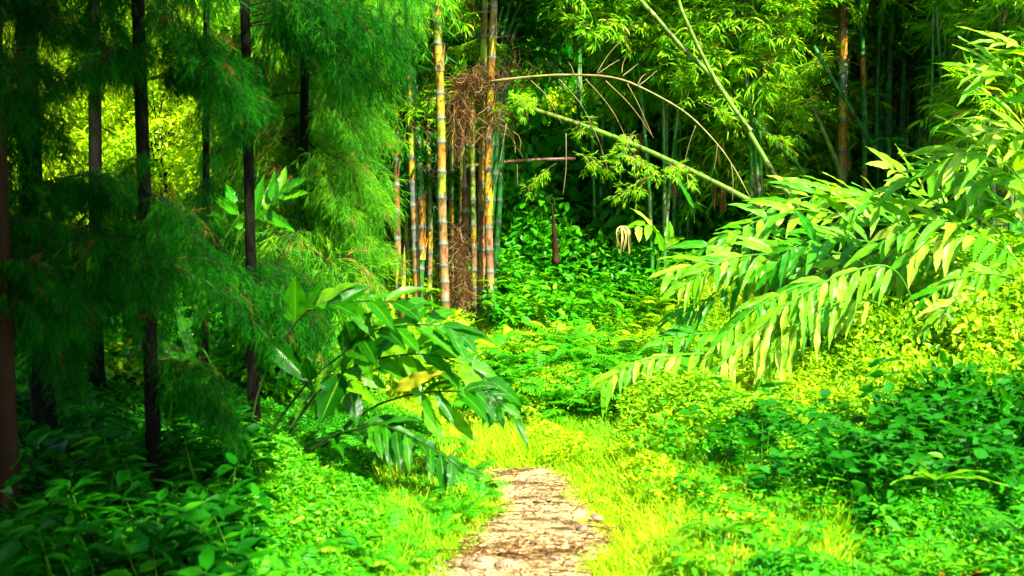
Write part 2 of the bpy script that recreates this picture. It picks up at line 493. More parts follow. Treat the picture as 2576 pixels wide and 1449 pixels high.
BOUGH = [bough_mesh(11 + i) for i in range(5)]
BOUGH_LIT = []
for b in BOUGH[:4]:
    c = b.copy(); c.materials[0] = M['needle_lit']; BOUGH_LIT.append(c)


def spray_mesh(seed, mat, fans=40, L=0.9, leafL=(0.10, 0.20)):
    """a bamboo side branch along +X ending in fans of narrow drooping leaves"""
    g = np.random.default_rng(seed)
    acc = Acc()
    t = np.linspace(0, 1, 8)
    main = np.stack([t * L, 0.05 * np.sin(4 * t + seed), 0.10 * t * L - 0.28 * t ** 2 * L], 1)
    tube(acc, main, np.linspace(0.005, 0.0015, 8), 4, mi=1, cap=False)
    for k in range(fans):
        tt = 0.15 + 0.85 * (k + g.random()) / fans
        i = min(int(tt * 7), 6); u = tt * 7 - i
        p0 = main[i] * (1 - u) + main[i + 1] * u
        d = unit(np.array([g.uniform(0.2, 1), g.normal() * 0.8, g.normal() * 0.5 - 0.1]))
        ln_ = g.uniform(0.06, 0.36)
        p1 = p0 + d * ln_ + np.array([0, 0, -0.25 * ln_])
        tube(acc, np.array([p0, (p0 + p1) / 2 + [0, 0, 0.02], p1]), 0.0014, 3, mi=1, cap=False)
        m = g.integers(5, 10)
        az = g.uniform(-1.3, 1.3, m)
        X = unit(np.cross(d, [0, 0, 1.0]))
        dd = unit(d[None] * np.cos(az)[:, None] + X[None] * np.sin(az)[:, None] + np.array([0, 0, -0.35]) + g.normal(size=(m, 3)) * 0.18)
        emit(acc, T_LANCE, p1[None] - dd * 0.01 + (p0 - p1)[None] * g.uniform(0, 0.4, (m, 1)), dd, unit(g.normal(size=(m, 3)) * 0.5 + [0, 0, 1]), g.uniform(*leafL, m), g.uniform(0.014, 0.024, m),
             np.clip(g.normal(0.5, 0.22, m), 0, 1))
    return acc.mesh('leafy_branch', [mat, M['twig_pale']])


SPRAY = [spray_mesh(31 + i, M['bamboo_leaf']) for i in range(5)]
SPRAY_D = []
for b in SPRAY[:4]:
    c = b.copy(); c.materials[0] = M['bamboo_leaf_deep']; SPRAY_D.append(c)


def fern_mesh(seed, mat, nf=11, L=0.36):
    g = np.random.default_rng(seed)
    acc = Acc()
    for k in range(nf):
        az = k / nf * 6.283 + g.normal() * 0.3
        el = g.uniform(0.5, 1.25)
        d = np.array([math.cos(az) * math.cos(el), math.sin(az) * math.cos(el), math.sin(el)])
        ln_ = L * g.uniform(0.7, 1.2)
        P = [np.zeros(3)]
        for q in range(12):
            P.append(P[-1] + d * ln_ / 12)
            d = unit(d + np.array([0, 0, -0.14]))
        P = np.array(P)
        tube(acc, P, np.linspace(0.0022, 0.0008, 13), 3, mi=1, cap=False)
        n = 17
        s = np.linspace(2.2, 11.9, n); ii = s.astype(int); u = (s - ii)[:, None]
        o = P[ii] * (1 - u) + P[np.minimum(ii + 1, 12)] * u
        dr = unit(P[np.minimum(ii + 1, 12)] - P[ii])
        X = unit(np.cross(dr, [0, 0, 1.0]))
        up = np.cross(X, dr)
        w = np.sin(np.linspace(0.5, 2.95, n)) * 0.24 * ln_
        for sgn in (-1, 1):
            dd = unit(X * sgn + dr * 0.45 + g.normal(size=(n, 3)) * 0.08 - up * 0.15)
            emit(acc, T_LANCE, o, dd, up + g.normal(size=(n, 3)) * 0.12, w, 0.016 + 0.05 * w, np.clip(g.normal(0.5, 0.15) + g.normal(size=n) * 0.08, 0, 1))
    return acc.mesh('fern', [mat, M['stem_green']])


def herb_mesh(seed, mat, h=0.34, lf=0.09, wd=0.5, stems=5, T=T_OVATE, tiers=6):
    g = np.random.default_rng(seed)
    acc = Acc()
    for k in range(stems):
        az = g.uniform(0, 6.283)
        d = unit(np.array([math.cos(az) * 0.45, math.sin(az) * 0.45, 1.0]))
        hh = h * g.uniform(0.6, 1.15)
        P = [np.array([g.normal() * 0.03, g.normal() * 0.03, 0])]
        for q in range(8):
            P.append(P[-1] + d * hh / 8)
            d = unit(d + g.normal(size=3) * 0.07)
        P = np.array(P)
        tube(acc, P, np.linspace(0.0035, 0.0012, 9), 4, mi=1, cap=False)
        for q in range(tiers):
            tt = 0.25 + 0.75 * q / (tiers - 1)
            i = min(int(tt * 8), 7); p = P[i] + (P[i + 1] - P[i]) * (tt * 8 - i)
            m = 2 if q < tiers - 1 else 4
            a0 = g.uniform(0, 6.28)
            aa = a0 + np.arange(m) * 6.283 / m + g.normal(size=m) * 0.25
            dd = unit(np.stack([np.cos(aa), np.sin(aa), g.uniform(-0.35, 0.5, m)], 1))
            LL = lf * g.uniform(0.6, 1.2, m) * (1.1 - 0.35 * abs(tt - 0.5))
            emit(acc, T, np.tile(p, (m, 1)) + dd * 0.012, dd, unit(g.normal(size=(m, 3)) * 0.3 + [0, 0, 1]), LL, LL * wd, np.clip(g.normal(0.5, 0.2, m), 0, 1))
    return acc.mesh('herb', [mat, M['stem_green']])


FERN = [fern_mesh(50 + i, M['herb']) for i in range(4)]
FERN_Y = [fern_mesh(60 + i, M['herb_yellow']) for i in range(3)]
HERB = [herb_mesh(70 + i, M['herb'], 0.34, 0.085, 0.42, 5) for i in range(4)]
HERB_SHADED = [herb_mesh(80 + i, M['herb_shaded'], 0.42, 0.15, 0.40, 4) for i in range(4)]
HERB_Y = [herb_mesh(90 + i, M['herb_yellow'], 0.36, 0.07, 0.45, 7) for i in range(4)]
SEEDL = [herb_mesh(100 + i, M['herb_deep'], 0.75, 0.12, 0.62, 4, T_OVATE, 7) for i in range(3)]


def crown_mesh(seed, mat, Rr=2.2, Hh=3.0, n=15000, leaf=0.14, droopy=False, clumps=70):
    """leaf clumps at the ends of limbs, uneven outline with gaps"""
    g = np.random.default_rng(seed)
    acc = Acc()
    cent = []
    for k in range(clumps):
        d = rnd_dirs(1, g)[0]
        rr = g.uniform(0.35, 1.0) ** 0.6
        c = np.array([d[0] * Rr * rr, d[1] * Rr * rr, d[2] * Hh / 2 * rr])
        cent.append(c)
        if k % 3:
            continue
        a = np.array([0, 0, -Hh * 0.45 + max(0, c[2] + Hh * 0.2) * 0.6])
        P = spline([a, (a + c) / 2 + [g.normal() * 0.25, g.normal() * 0.25, 0.25], c], 6)
        tube(acc, P, np.linspace(0.025, 0.004, 6), 4, mi=1, cap=False)
    cent = np.array(cent)
    ci = g.integers(0, clumps, n)
    rad = g.uniform(0.25, 0.6, clumps)
    off = g.normal(size=(n, 3)) * rad[ci][:, None] * np.array([0.55, 0.55, 0.35])
    O = cent[ci] + off
    D = unit(g.normal(size=(n, 3)) + np.array([0, 0, -0.5 if not droopy else -1.2]) + unit(off) * 0.5)
    tone = np.clip(g.normal(0.5, 0.16, clumps)[ci] + g.normal(size=n) * 0.14, 0, 1)
    LL = leaf * g.uniform(0.6, 1.3, n)
    emit(acc, T_QUAD, O, D, unit(g.normal(size=(n, 3)) * 0.7 + [0, 0, 1]), LL, LL * (0.2 if droopy else 0.42), tone)
    return acc.mesh('crown', [mat, M['bark_dark']])


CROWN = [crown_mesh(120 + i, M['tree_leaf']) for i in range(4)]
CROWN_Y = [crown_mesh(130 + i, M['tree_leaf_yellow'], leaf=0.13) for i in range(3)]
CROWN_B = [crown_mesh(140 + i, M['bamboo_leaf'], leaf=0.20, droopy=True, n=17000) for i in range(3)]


def shrub_mesh(seed, mat, Rr=0.45, Hh=0.7, n=1800, leaf=0.08, wd=0.5):
    g = np.random.default_rng(seed)
    acc = Acc()
    k = 26
    cent = []
    for q in range(k):
        d = rnd_dirs(1, g)[0]; d[2] = abs(d[2])
        c = d * np.array([Rr, Rr, Hh]) * g.uniform(0.5, 1.0)
        cent.append(c)
        tube(acc, spline([[0, 0, 0], c * 0.5 + [0, 0, 0.05], c], 5), np.linspace(0.007, 0.002, 5), 4, mi=1, cap=False)
    cent = np.array(cent)
    ci = g.integers(0, k, n)
    off = g.normal(size=(n, 3)) * 0.09 * Rr / 0.45
    O = cent[ci] + off
    O[:, 2] = np.abs(O[:, 2])
    D = unit(g.normal(size=(n, 3)) + unit(off) * 0.8 + [0, 0, -0.1])
    LL = leaf * g.uniform(0.6, 1.25, n)
    emit(acc, T_OVATE, O, D, unit(g.normal(size=(n, 3)) * 0.5 + [0, 0, 1]), LL, LL * wd, np.clip(g.normal(0.5, 0.1, k)[ci] + g.normal(size=n) * 0.15, 0, 1))
    return acc.mesh('foliage', [mat, M['twig']])


SHRUB = [shrub_mesh(160 + i, M['herb']) for i in range(3)]
SHRUB_Y = [shrub_mesh(165 + i, M['herb_yellow'], leaf=0.075) for i in range(3)]
SHRUB_D = [shrub_mesh(170 + i, M['herb_deep'], leaf=0.10) for i in range(3)]


def put(name, me, parent, loc, rot=(0, 0, 0), s=1.0):
    o = bpy.data.objects.new(name, me)
    col.objects.link(o)
    if parent is not None:
        o.parent = parent
        loc = np.asarray(loc) - np.array(parent.location)
    o.location = tuple(loc); o.rotation_euler = rot
    o.scale = (s, s, s) if np.isscalar(s) else s
    return o


# ------------------------------------------------------------------ path and ground
edgeL = [(1080, 1449), (1110, 1425), (1165, 1395), (1170, 1350), (1225, 1322), (1262, 1300), (1262, 1262), (1248, 1225), (1215, 1188)]
edgeR = [(1478, 1449), (1500, 1410), (1532, 1368), (1500, 1325), (1482, 1290), (1452, 1262), (1432, 1232), (1425, 1205), (1385, 1190)]
GL = np.array([gp(*p) for p in edgeL]); GR = np.array([gp(*p) for p in edgeR])
PATHL = np.vstack([[-0.62, -4, 0], [-0.55, 0, 0], [-0.5, 3.2, 0], GL[:]])
PATHR = np.vstack([[0.45, -4, 0], [0.5, 0, 0], [0.40, 3.2, 0], GR[:]])
PL = spline(PATHL, 160); PR = spline(PATHR, 160)
for A_ in (PL, PR):
    k = np.arange(160)
    A_[:, 0] += 0.02 * np.sin(k * 0.9) + 0.014 * np.sin(k * 2.3)
POLY = np.vstack([PL[:, :2], PR[::-1, :2]])


def in_path(x, y, grow=0.0):
    """inside the path outline (vectorised over y rows)"""
    yl = np.interp(y, PL[:, 1], PL[:, 0]); yr = np.interp(y, PR[:, 1], PR[:, 0])
    ymax = min(PL[-1, 1], PR[-1, 1])
    return (x > yl - grow) & (x < yr + grow) & (y < ymax + grow)


def build_ground():
    acc = Acc()
    xs = np.concatenate([np.linspace(-90, -13, 20), np.linspace(-12, 12, 161), np.linspace(13, 90, 20)])
    ys = np.concatenate([np.linspace(-40, -5, 10), np.linspace(-4, 22, 170), np.linspace(23, 120, 50)])
    X, Y = np.meshgrid(xs, ys)
    Z = HT(X, Y)
    V = np.stack([X, Y, Z], -1).reshape(-1, 3)
    nx, ny = len(xs), len(ys)
    i = np.arange(ny - 1)[:, None]; j = np.arange(nx - 1)[None]
    f = np.stack([i * nx + j, i * nx + j + 1, (i + 1) * nx + j + 1, (i + 1) * nx + j], -1).reshape(-1, 4)
    acc.add(V, [f])
    tag(acc.obj('ground', M['soil']), kind='structure')
    acc = Acc()
    nu = 24
    V = []
    for k in range(160):
        for u in np.linspace(0, 1, nu + 1):
            p = PL[k] * (1 - u) + PR[k] * u
            e = min(u, 1 - u)
            z = HT(p[0], p[1]) + 0.006 + 0.022 * min(1, e * 6) * (0.55 + 0.45 * math.sin(9 * p[0] + 3 * p[1]) * math.sin(7 * p[1])) + rng.uniform(0, 0.006)
            V.append((p[0], p[1], float(z)))
    s = nu + 1
    i = np.arange(159)[:, None]; j = np.arange(nu)[None]
    f = np.stack([i * s + j, i * s + j + 1, (i + 1) * s + j + 1, (i + 1) * s + j], -1).reshape(-1, 4)
    acc.add(V, [f])
    tag(acc.obj('path', M['path']), kind='structure')


build_ground()


def lump(x, y):
    return 0.5 + 0.25 * np.sin(2.3 * x + 1.1 * y) + 0.25 * np.sin(3.7 * y - 1.9 * x + 2) * np.cos(1.3 * x)


def cover(name, label, cat, n, sampler, hfun, mat, leaf=(0.03, 0.07), wd=0.5, T=T_OVATE, flat=0.5, tone=0.5):
    """uncountable ground cover: small leaves filling a low uneven layer"""
    x, y = sampler(n)
    h = hfun(x, y)
    keep = (h > 0.01) & ~in_path(x, y, -0.05 * np.abs(np.sin(9 * y + 3 * np.sin(4 * y))))
    x, y, h = x[keep], y[keep], h[keep]
    n = len(x)
    z = HT(x, y) + h * rng.uniform(0.15, 1, n) ** 0.6
    O = np.stack([x, y, z], 1)
    D = unit(rng.normal(size=(n, 3)) * [1, 1, 0.45] + [0, 0, 0.05])
    LL = rng.uniform(*leaf, n)
    acc = Acc()
    tn = tone + 0.18 * np.sin(3 * x + 2 * y) + rng.normal(size=n) * 0.16
    emit(acc, T, O, D, unit(rng.normal(size=(n, 3)) * flat + [0, 0, 1]), LL, LL * wd, np.clip(tn, 0, 1))
    o = acc.obj(name, mat)
    return tag(o, label, cat, kind='stuff')


def pixbox(x0, x1, y0, y1):
    def f(n):
        # sample ground area uniformly in world between two depths within screen columns
        y = rng.uniform(y0, y1, n)
        px = rng.uniform(x0, x1, n)
        return (px - W0 / 2) / F0 * y, y
    return f


# sunlit short grass
def grass(name, label, n, sampler, hfun, mat, wid=0.005):
    x, y = sampler(n)
    h = hfun(x, y)
    jag = 0.06 * np.sin(11 * y + 5 * x) * np.sin(23 * y) + 0.03
    keep = (h > 0.008) & ~in_path(x + jag * np.sign(x), y, -0.03)
    near = in_path(x, y, 0.0)
    keep &= ~(near & (rng.random(len(x)) < 0.35))
    x, y, h = x[keep], y[keep], h[keep]
    n = len(x)
    O = np.stack([x, y, HT(x, y) - 0.005], 1)
    D = unit(rng.normal(size=(n, 3)) * [0.55, 0.55, 0.2] + [0, 0, 1])
    T = (np.array([[-.5, 0, 0], [.5, 0, 0], [-.45, .45, 0], [.45, .45, 0], [-.3, .8, -.12], [.3, .8, -.12], [0, 1, -.32]]),
         [np.array([[0, 1, 3, 2], [2, 3, 5, 4]]), np.array([[4, 5, 6]])])
    acc = Acc()
    tn = 0.5 + 0.2 * np.sin(2.1 * x + 1.3 * y) + rng.normal(size=n) * 0.18
    emit(acc, T, O, D, unit(rng.normal(size=(n, 3)) * [1, 1, .1]), h * rng.uniform(0.5, 1.4, n), wid * rng.uniform(0.7, 1.3, n), np.clip(tn, 0, 1))
    return tag(acc.obj(name, mat), label, 'grass', kind='stuff')


def gh(x, y):
    d = np.minimum(np.abs(x - np.interp(y, PL[:, 1], PL[:, 0])), np.abs(x - np.interp(y, PR[:, 1], PR[:, 0])))
    d = np.where(y > 6.6, 0.3, d)
    return 0.035 + 0.13 * ss(0.0, 0.35, d) * (0.5 + 0.5 * lump(x, y))


grass('grass', 'short bright yellow green grass on both sides of the dirt path', 150000, pixbox(950, 2150, 3.6, 9.5), gh, M['grass'], 0.0055)
grass('grass', 'sunlit grass on the slope behind the path bend, before the bamboo', 60000, pixbox(900, 1900, 9.5, 13.5), lambda x, y: 0.06 + 0.09 * lump(x, y), M['grass'], 0.009)

cover('ground_cover', 'low bright herbs carpeting the ground behind the path bend', 'ground cover', 110000, pixbox(1000, 1850, 7.6, 13.5),
      lambda x, y: (0.30 - 0.17 * ss(9.5, 11.5, y)) * lump(x * 1.6, y * 1.5) + 0.02, M['herb_yellow'], (0.022, 0.05))
cover('ground_cover', 'yellow creeping herbs in the sunny grass right of the path', 'ground cover', 45000, pixbox(1330, 1950, 4.3, 8.5),
      lambda x, y: 0.24 * lump(x * 3.6, y * 3.2) * ss(0.12, 0.4, np.where(y > 6.6, 1.0, x - np.interp(y, PR[:, 1], PR[:, 0]))) * ss(1.7, 1.2, x), M['grass'], (0.02, 0.05), 0.4)
cover('ground_cover', 'shaded leafy weeds under the black trunked trees', 'ground cover', 50000, pixbox(-150, 640, 3.9, 8.5),
      lambda x, y: 0.22 * lump(x * 2.2, y * 2), M['herb_shaded'], (0.04, 0.09), 0.38)
cover('ground_cover', 'leafy weeds carpeting the ground left of the path', 'ground cover', 150000, pixbox(600, 1250, 3.9, 8.5),
      lambda x, y: 0.24 * lump(x * 2.6, y * 2.3) * ss(0.05, 0.5, np.interp(y, PL[:, 1], PL[:, 0]) - x), M['herb'], (0.018, 0.045), 0.38)
cover('ground_cover', 'yellow green weeds carpeting the upper bank at the right', 'ground cover', 150000, pixbox(1560, 2750, 6.2, 10.0),
      lambda x, y: 0.36 * lump(x * 2.0, y * 2), M['herb_yellow'], (0.022, 0.055), 0.40)
cover('ground_cover', 'leafy weeds carpeting the bank right of the path', 'ground cover', 130000, pixbox(1650, 2750, 3.9, 6.4),
      lambda x, y: 0.28 * lump(x * 2.0, y * 2) * ss(0.25, 0.9, x - np.interp(y, PR[:, 1], PR[:, 0])), M['herb'], (0.018, 0.045), 0.42)
cover('ground_cover', 'yellow sprigs mixed among the green weeds right of the path', 'ground cover', 60000, pixbox(1600, 2500, 3.9, 6.6),
      lambda x, y: 0.33 * np.maximum(0, lump(x * 2.6 + 1, y * 2.4) - 0.35) * ss(0.2, 0.7, x - np.interp(y, PR[:, 1], PR[:, 0])), M['herb_yellow'], (0.015, 0.04), 0.35, T_LANCE)
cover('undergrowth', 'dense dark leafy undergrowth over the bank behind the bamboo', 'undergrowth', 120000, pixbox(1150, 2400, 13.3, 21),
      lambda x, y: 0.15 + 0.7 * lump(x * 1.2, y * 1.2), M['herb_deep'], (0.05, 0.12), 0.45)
cover('undergrowth', 'mid green bushes and creepers over the slope behind the bamboo', 'undergrowth', 90000, pixbox(1150, 2300, 12.8, 21),
      lambda x, y: 1.0 * np.maximum(0, lump(x * 1.7 + 2, y * 1.5 + 1) - 0.25), M['herb'], (0.04, 0.10), 0.45)
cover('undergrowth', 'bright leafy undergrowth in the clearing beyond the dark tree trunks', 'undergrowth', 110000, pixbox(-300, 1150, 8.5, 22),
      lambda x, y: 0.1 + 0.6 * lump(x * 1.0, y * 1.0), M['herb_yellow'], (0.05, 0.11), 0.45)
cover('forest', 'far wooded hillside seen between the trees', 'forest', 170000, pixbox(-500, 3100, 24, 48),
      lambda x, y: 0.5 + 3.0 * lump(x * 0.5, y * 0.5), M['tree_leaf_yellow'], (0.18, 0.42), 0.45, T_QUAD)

# ------------------------------------------------------------------ needle trees on the left
WINDOWS = [(62, 130, 22, 40, 12), (145, 150, 34, 105, 12), (315, 370, 42, 80, 12), (412, 285, 34, 95, 12), (575, 160, 26, 70, 12), (75, 500, 30, 70, 12), (240, 530, 28, 70, 12), (470, 480, 30, 60, 12), (520, 370, 26, 60, 9), (170, 720, 24, 50, 9), (450, 700, 26, 50, 9), (290, 640, 24, 60, 9), (270, 900, 40, 60, 9), (300, 1020, 50, 120, 8.5), (70, 960, 22, 70, 8.5), (470, 1130, 36, 60, 8.5), (200, 1000, 30, 90, 7.5), (660, 560, 60, 60, 8), (470, 900, 60, 50, 9), (560, 880, 60, 60, 9), (320, 960, 60, 80, 9),
           (1010, 540, 45, 250, 11.8), (1120, 520, 60, 340, 11.8), (1215, 480, 60, 330, 11.8), (1105, 80, 26, 90, 11.6), (1035, 320, 20, 80, 11.8), (1480, 450, 200, 120, 12.5), (1600, 230, 330, 60, 11.5), (1500, 600, 200, 150, 13),
           (2118, 300, 30, 210, 12.9), (2180, 110, 40, 130, 13), (2300, 110, 50, 130, 13.2), (2300, 330, 50, 140, 13.2), (2190, 420, 60, 70, 12.4), (2090, 210, 30, 50, 12.3), (1650, 40, 30, 40, 11.9), (1770, 190, 30, 40, 11.9), (1985, 480, 40, 50, 11.9), (1730, 60, 25, 50, 11.8), (760, 420, 150, 230, 8.3), (880, 560, 120, 160, 8.3), (620, 620, 90, 90, 8.3), (1245, 60, 70, 120, 11.6), (1300, 60, 45, 90, 12.6), (1680, 80, 50, 60, 11.9), (1740, 150, 40, 60, 11.9), (1800, 210, 45, 60, 11.9), (1930, 400, 50, 70, 11.9), (1480, 330, 150, 60, 11.7), (1330, 380, 60, 120, 18), (1400, 300, 80, 90, 16), (2235, 230, 110, 250, 13.5), (2170, 300, 50, 200, 13.2), (1980, 440, 50, 60, 12), (2070, 340, 50, 100, 12.6), (1860, 300, 60, 60, 12)]


SUN = unit(np.array([0.44, -0.62, 0.82]))
# places the sun reaches through the leaves: (picture x, y, depth, radius)
SPOTS = [(at(a, b, Y), r) for a, b, Y, r in [(1345, 320, 16.0, 0.75), (1345, 260, 16.0, 0.6), (1095, 300, 15.5, 0.6), (150, 140, 13, 0.6), (400, 280, 13, 0.6), (310, 380, 13, 0.5), (300, 1000, 9.5, 0.5), (230, 900, 10, 0.5),
                                           (70, 950, 9.5, 0.35), (470, 950, 9.5, 0.4), (1350, 720, 13.5, 0.6), (1550, 760, 13.0, 0.6)]]


def sun_clear(pts):
    P_ = np.asarray(pts, float)
    for c_, r_ in SPOTS:
        w_ = P_ - c_
        t_ = w_ @ SUN
        d_ = np.linalg.norm(w_ - t_[:, None] * SUN, axis=1)
        if np.any((t_ > r_ * 0.8) & (d_ < r_)):
            return False
    return True


def clear_windows(pts, grow=1.0):
    if not sun_clear(pts):
        return False
    for p in pts:
        if p[1] < 1:
            continue
        u, v = proj(p)
        for (a, b, rx, ry, dep) in WINDOWS:
            if p[1] < dep and ((u - a) / (rx * grow)) ** 2 + ((v - b) / (ry * grow)) ** 2 < 1:
                return False
    return True


def bough_at(root, start, az, pitch, s, light=False, k=None):
    lib = BOUGH_LIT if light else BOUGH
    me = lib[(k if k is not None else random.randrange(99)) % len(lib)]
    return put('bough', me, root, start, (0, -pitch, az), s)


def needle_tree(label, px, Y, wpx, top, n, zlo, zhi, lean=0.12, mat='bark_dark', light=False, check=True, lrange=(0.75, 1.25), sidebias=None, group='dark needle trees at the left'):
    b = at(px, 1200, Y); x = b[0]; z0 = float(HT(x, Y))
    t = thing('needle_tree', label, 'tree', (x, Y, z0), group)
    r0 = wpx / F0 * Y / 2
    acc = Acc()
    k = np.linspace(0, 1, 24)
    P = np.stack([lean * k + 0.012 * np.sin(k * 7 + px), 0.03 * np.cos(k * 5 + px), -0.1 + k * (top - z0)], 1)
    rad = r0 * (1.0 - 0.55 * k) * (1 + 0.9 * np.exp(-k * 45)) * (1 + 0.04 * np.sin(k * 60))
    tube(acc, P, rad, 12)
    acc.obj('trunk', M[mat], t)
    made = 0; tries = 0
    while made < n and tries < n * 6:
        tries += 1
        zz = random.uniform(zlo, zhi)
        az = random.uniform(0, 2 * math.pi) if sidebias is None or random.random() < 0.25 else random.gauss(sidebias, 0.7)
        s = random.uniform(*lrange) * (1.0 if zz < top * 0.6 else 0.8)
        st = np.array([x + lean * (zz - z0) / (top - z0), Y, zz])
        d = np.array([math.cos(az), math.sin(az), 0])
        if st[1] + d[1] * 1.4 * s < 4.7 and zz < 4.3:
            continue
        if check:
            pts = [st + d * (q * 1.35 * s) + np.array([0, 0, -0.42 * (q ** 2) * 1.35 * s - dz * s]) for q in (0.15, 0.3, 0.5, 0.7, 0.85, 1.0) for dz in (0, 0.2, 0.42)]
            if not clear_windows(pts, 1.15):
                continue
        bough_at(t, st, az, random.uniform(-0.15, 0.3), s, light)
        made += 1
    return t


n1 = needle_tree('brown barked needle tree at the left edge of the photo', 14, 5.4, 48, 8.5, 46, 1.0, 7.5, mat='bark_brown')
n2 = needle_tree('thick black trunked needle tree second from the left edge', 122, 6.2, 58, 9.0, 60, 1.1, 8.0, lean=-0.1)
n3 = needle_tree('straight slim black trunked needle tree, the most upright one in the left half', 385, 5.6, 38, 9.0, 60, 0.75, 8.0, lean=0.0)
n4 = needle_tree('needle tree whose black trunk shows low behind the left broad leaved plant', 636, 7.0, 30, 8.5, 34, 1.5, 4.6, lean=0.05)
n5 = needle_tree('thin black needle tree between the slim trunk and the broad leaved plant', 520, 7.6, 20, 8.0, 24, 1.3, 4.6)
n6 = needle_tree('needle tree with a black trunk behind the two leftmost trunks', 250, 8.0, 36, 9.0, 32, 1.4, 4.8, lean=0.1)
# feathery tree behind, sunlight put into its needle colour; boughs hang beside the bamboo
n7 = needle_tree('sunlit feathery needle tree standing left of the central bamboo', 770, 9.2, 26, 8.5, 60, 1.1, 4.6, light=True, group=None, lrange=(0.8, 1.3))



def extra_boughs(tree, px, Y, rows, light=False):
    for (py, n, az, saz, sl, sh) in rows:
        for k in range(n):
            for tr in range(5):
                p = at(px, py + random.uniform(-25, 25), Y); a = random.gauss(az, saz); s_ = random.uniform(sl, sh)
                d = np.array([math.cos(a), math.sin(a), 0])
                if clear_windows([p + d * (q * 1.35 * s_) + np.array([0, 0, -0.42 * (q ** 2) * 1.35 * s_ - dz * s_]) for q in (0.3, 0.5, 0.7, 0.85, 1.0) for dz in (0, 0.25, 0.5)], 0.85):
                    bough_at(tree, p, a, random.uniform(-0.25, 0.25), s_, light)
                    break


extra_boughs(n3, 380, 5.6, [(400, 1, -1.4, 1.3, 0.25, 0.35), (480, 1, -1.7, 1.3, 0.22, 0.32), (560, 1, -1.2, 1.3, 0.22, 0.32), (640, 1, -1.6, 1.3, 0.22, 0.3), (740, 1, -1.5, 1.3, 0.2, 0.28), (150, 4, 3.2, 0.6, 0.3, 0.5), (220, 5, 0.1, 0.6, 0.3, 0.5), (120, 4, 0.0, 0.6, 0.3, 0.5), (900, 7, -0.25, 0.35, 0.34, 0.48), (980, 6, -0.1, 0.4, 0.28, 0.42), (880, 3, 3.3, 0.4, 0.3, 0.4), (470, 2, 0.0, 0.5, 0.3, 0.5), (400, 3, 3.2, 0.5, 0.3, 0.5), (560, 3, 0.2, 0.8, 0.3, 0.45),
                            (650, 5, 0.3, 0.8, 0.3, 0.5), (620, 4, 3.3, 0.6, 0.35, 0.55), (60, 4, 0.1, 0.5, 0.4, 0.6), (750, 4, -0.1, 0.6, 0.3, 0.45)])
extra_boughs(n2, 108, 6.2, [(40, 2, -1.5, 1.3, 0.25, 0.4), (480, 2, -1.5, 1.3, 0.3, 0.4), (600, 2, -1.5, 1.3, 0.3, 0.4), (720, 2, -1.5, 1.3, 0.25, 0.35), (60, 5, 0.0, 1.0, 0.3, 0.5), (180, 5, 0.1, 1.0, 0.3, 0.5), (240, 4, 3.2, 1.0, 0.3, 0.5), (480, 6, 0.0, 0.7, 0.4, 0.6), (600, 8, 0.1, 0.7, 0.4, 0.6), (700, 7, 0.0, 0.8, 0.35, 0.55), (560, 5, 3.2, 0.5, 0.3, 0.5), (800, 6, 0.1, 0.6, 0.3, 0.5), (900, 5, 0.2, 0.5, 0.25, 0.4), (330, 4, 0.0, 0.5, 0.4, 0.5)])
extra_boughs(n1, 10, 5.4, [(660, 5, -0.1, 0.3, 0.28, 0.42), (560, 4, 0.1, 0.4, 0.28, 0.4), (380, 5, 0.1, 0.4, 0.3, 0.5), (120, 5, 0.1, 0.6, 0.3, 0.45), (760, 3, 0.0, 0.3, 0.2, 0.35)])
extra_boughs(n6, 250, 8.0, [(60, 9, 0.0, 1.8, 0.5, 0.8), (200, 9, 0.0, 1.8, 0.5, 0.8), (360, 8, 0.0, 1.8, 0.5, 0.8), (460, 6, 0.0, 1.8, 0.5, 0.8), (700, 4, 0.0, 1.8, 0.4, 0.7), (850, 3, 0.0, 1.8, 0.4, 0.6), (560, 4, 0, 1.8, 0.4, 0.7)])
extra_boughs(n4, 630, 7.0, [(40, 2, -1.4, 1.3, 0.35, 0.5), (130, 2, -1.6, 1.3, 0.35, 0.5), (220, 2, -1.4, 1.3, 0.3, 0.45), (330, 2, -1.7, 1.3, 0.3, 0.4), (440, 2, -1.4, 1.3, 0.3, 0.4), (560, 2, -1.5, 1.3, 0.3, 0.4), (660, 2, -1.8, 1.3, 0.28, 0.38), (760, 1, -1.9, 1.3, 0.22, 0.3), (720, 5, 0.1, 1.5, 0.35, 0.5), (120, 5, 0.0, 0.5, 0.4, 0.6), (40, 6, 0.0, 0.5, 0.5, 0.75)])
extra_boughs(n5, 525, 7.6, [(80, 2, -1.4, 1.3, 0.35, 0.5), (200, 2, -1.6, 1.3, 0.35, 0.5), (330, 2, -1.4, 1.3, 0.3, 0.45), (450, 2, -1.7, 1.3, 0.3, 0.4), (570, 2, -1.4, 1.3, 0.3, 0.4), (680, 2, -1.5, 1.3, 0.3, 0.4), (60, 7, 0.2, 1.8, 0.5, 0.7), (160, 7, 0.2, 1.8, 0.5, 0.7), (260, 6, 0.2, 1.8, 0.4, 0.7), (420, 5, 0.2, 1.5, 0.4, 0.6), (700, 6, 0.2, 1.2, 0.4, 0.6), (600, 6, 0.2, 1.5, 0.4, 0.6)])
extra_boughs(n7, 770, 8.8, [(300, 6, -0.1, 0.4, 0.45, 0.7), (400, 7, -0.1, 0.6, 0.4, 0.65), (500, 8, -0.1, 0.8, 0.35, 0.6), (600, 7, 0.0, 0.5, 0.4, 0.6), (460, 5, 3.3, 0.5, 0.35, 0.55), (560, 5, 3.3, 0.5, 0.3, 0.5), (200, 5, 0.0, 0.4, 0.4, 0.6)], True)

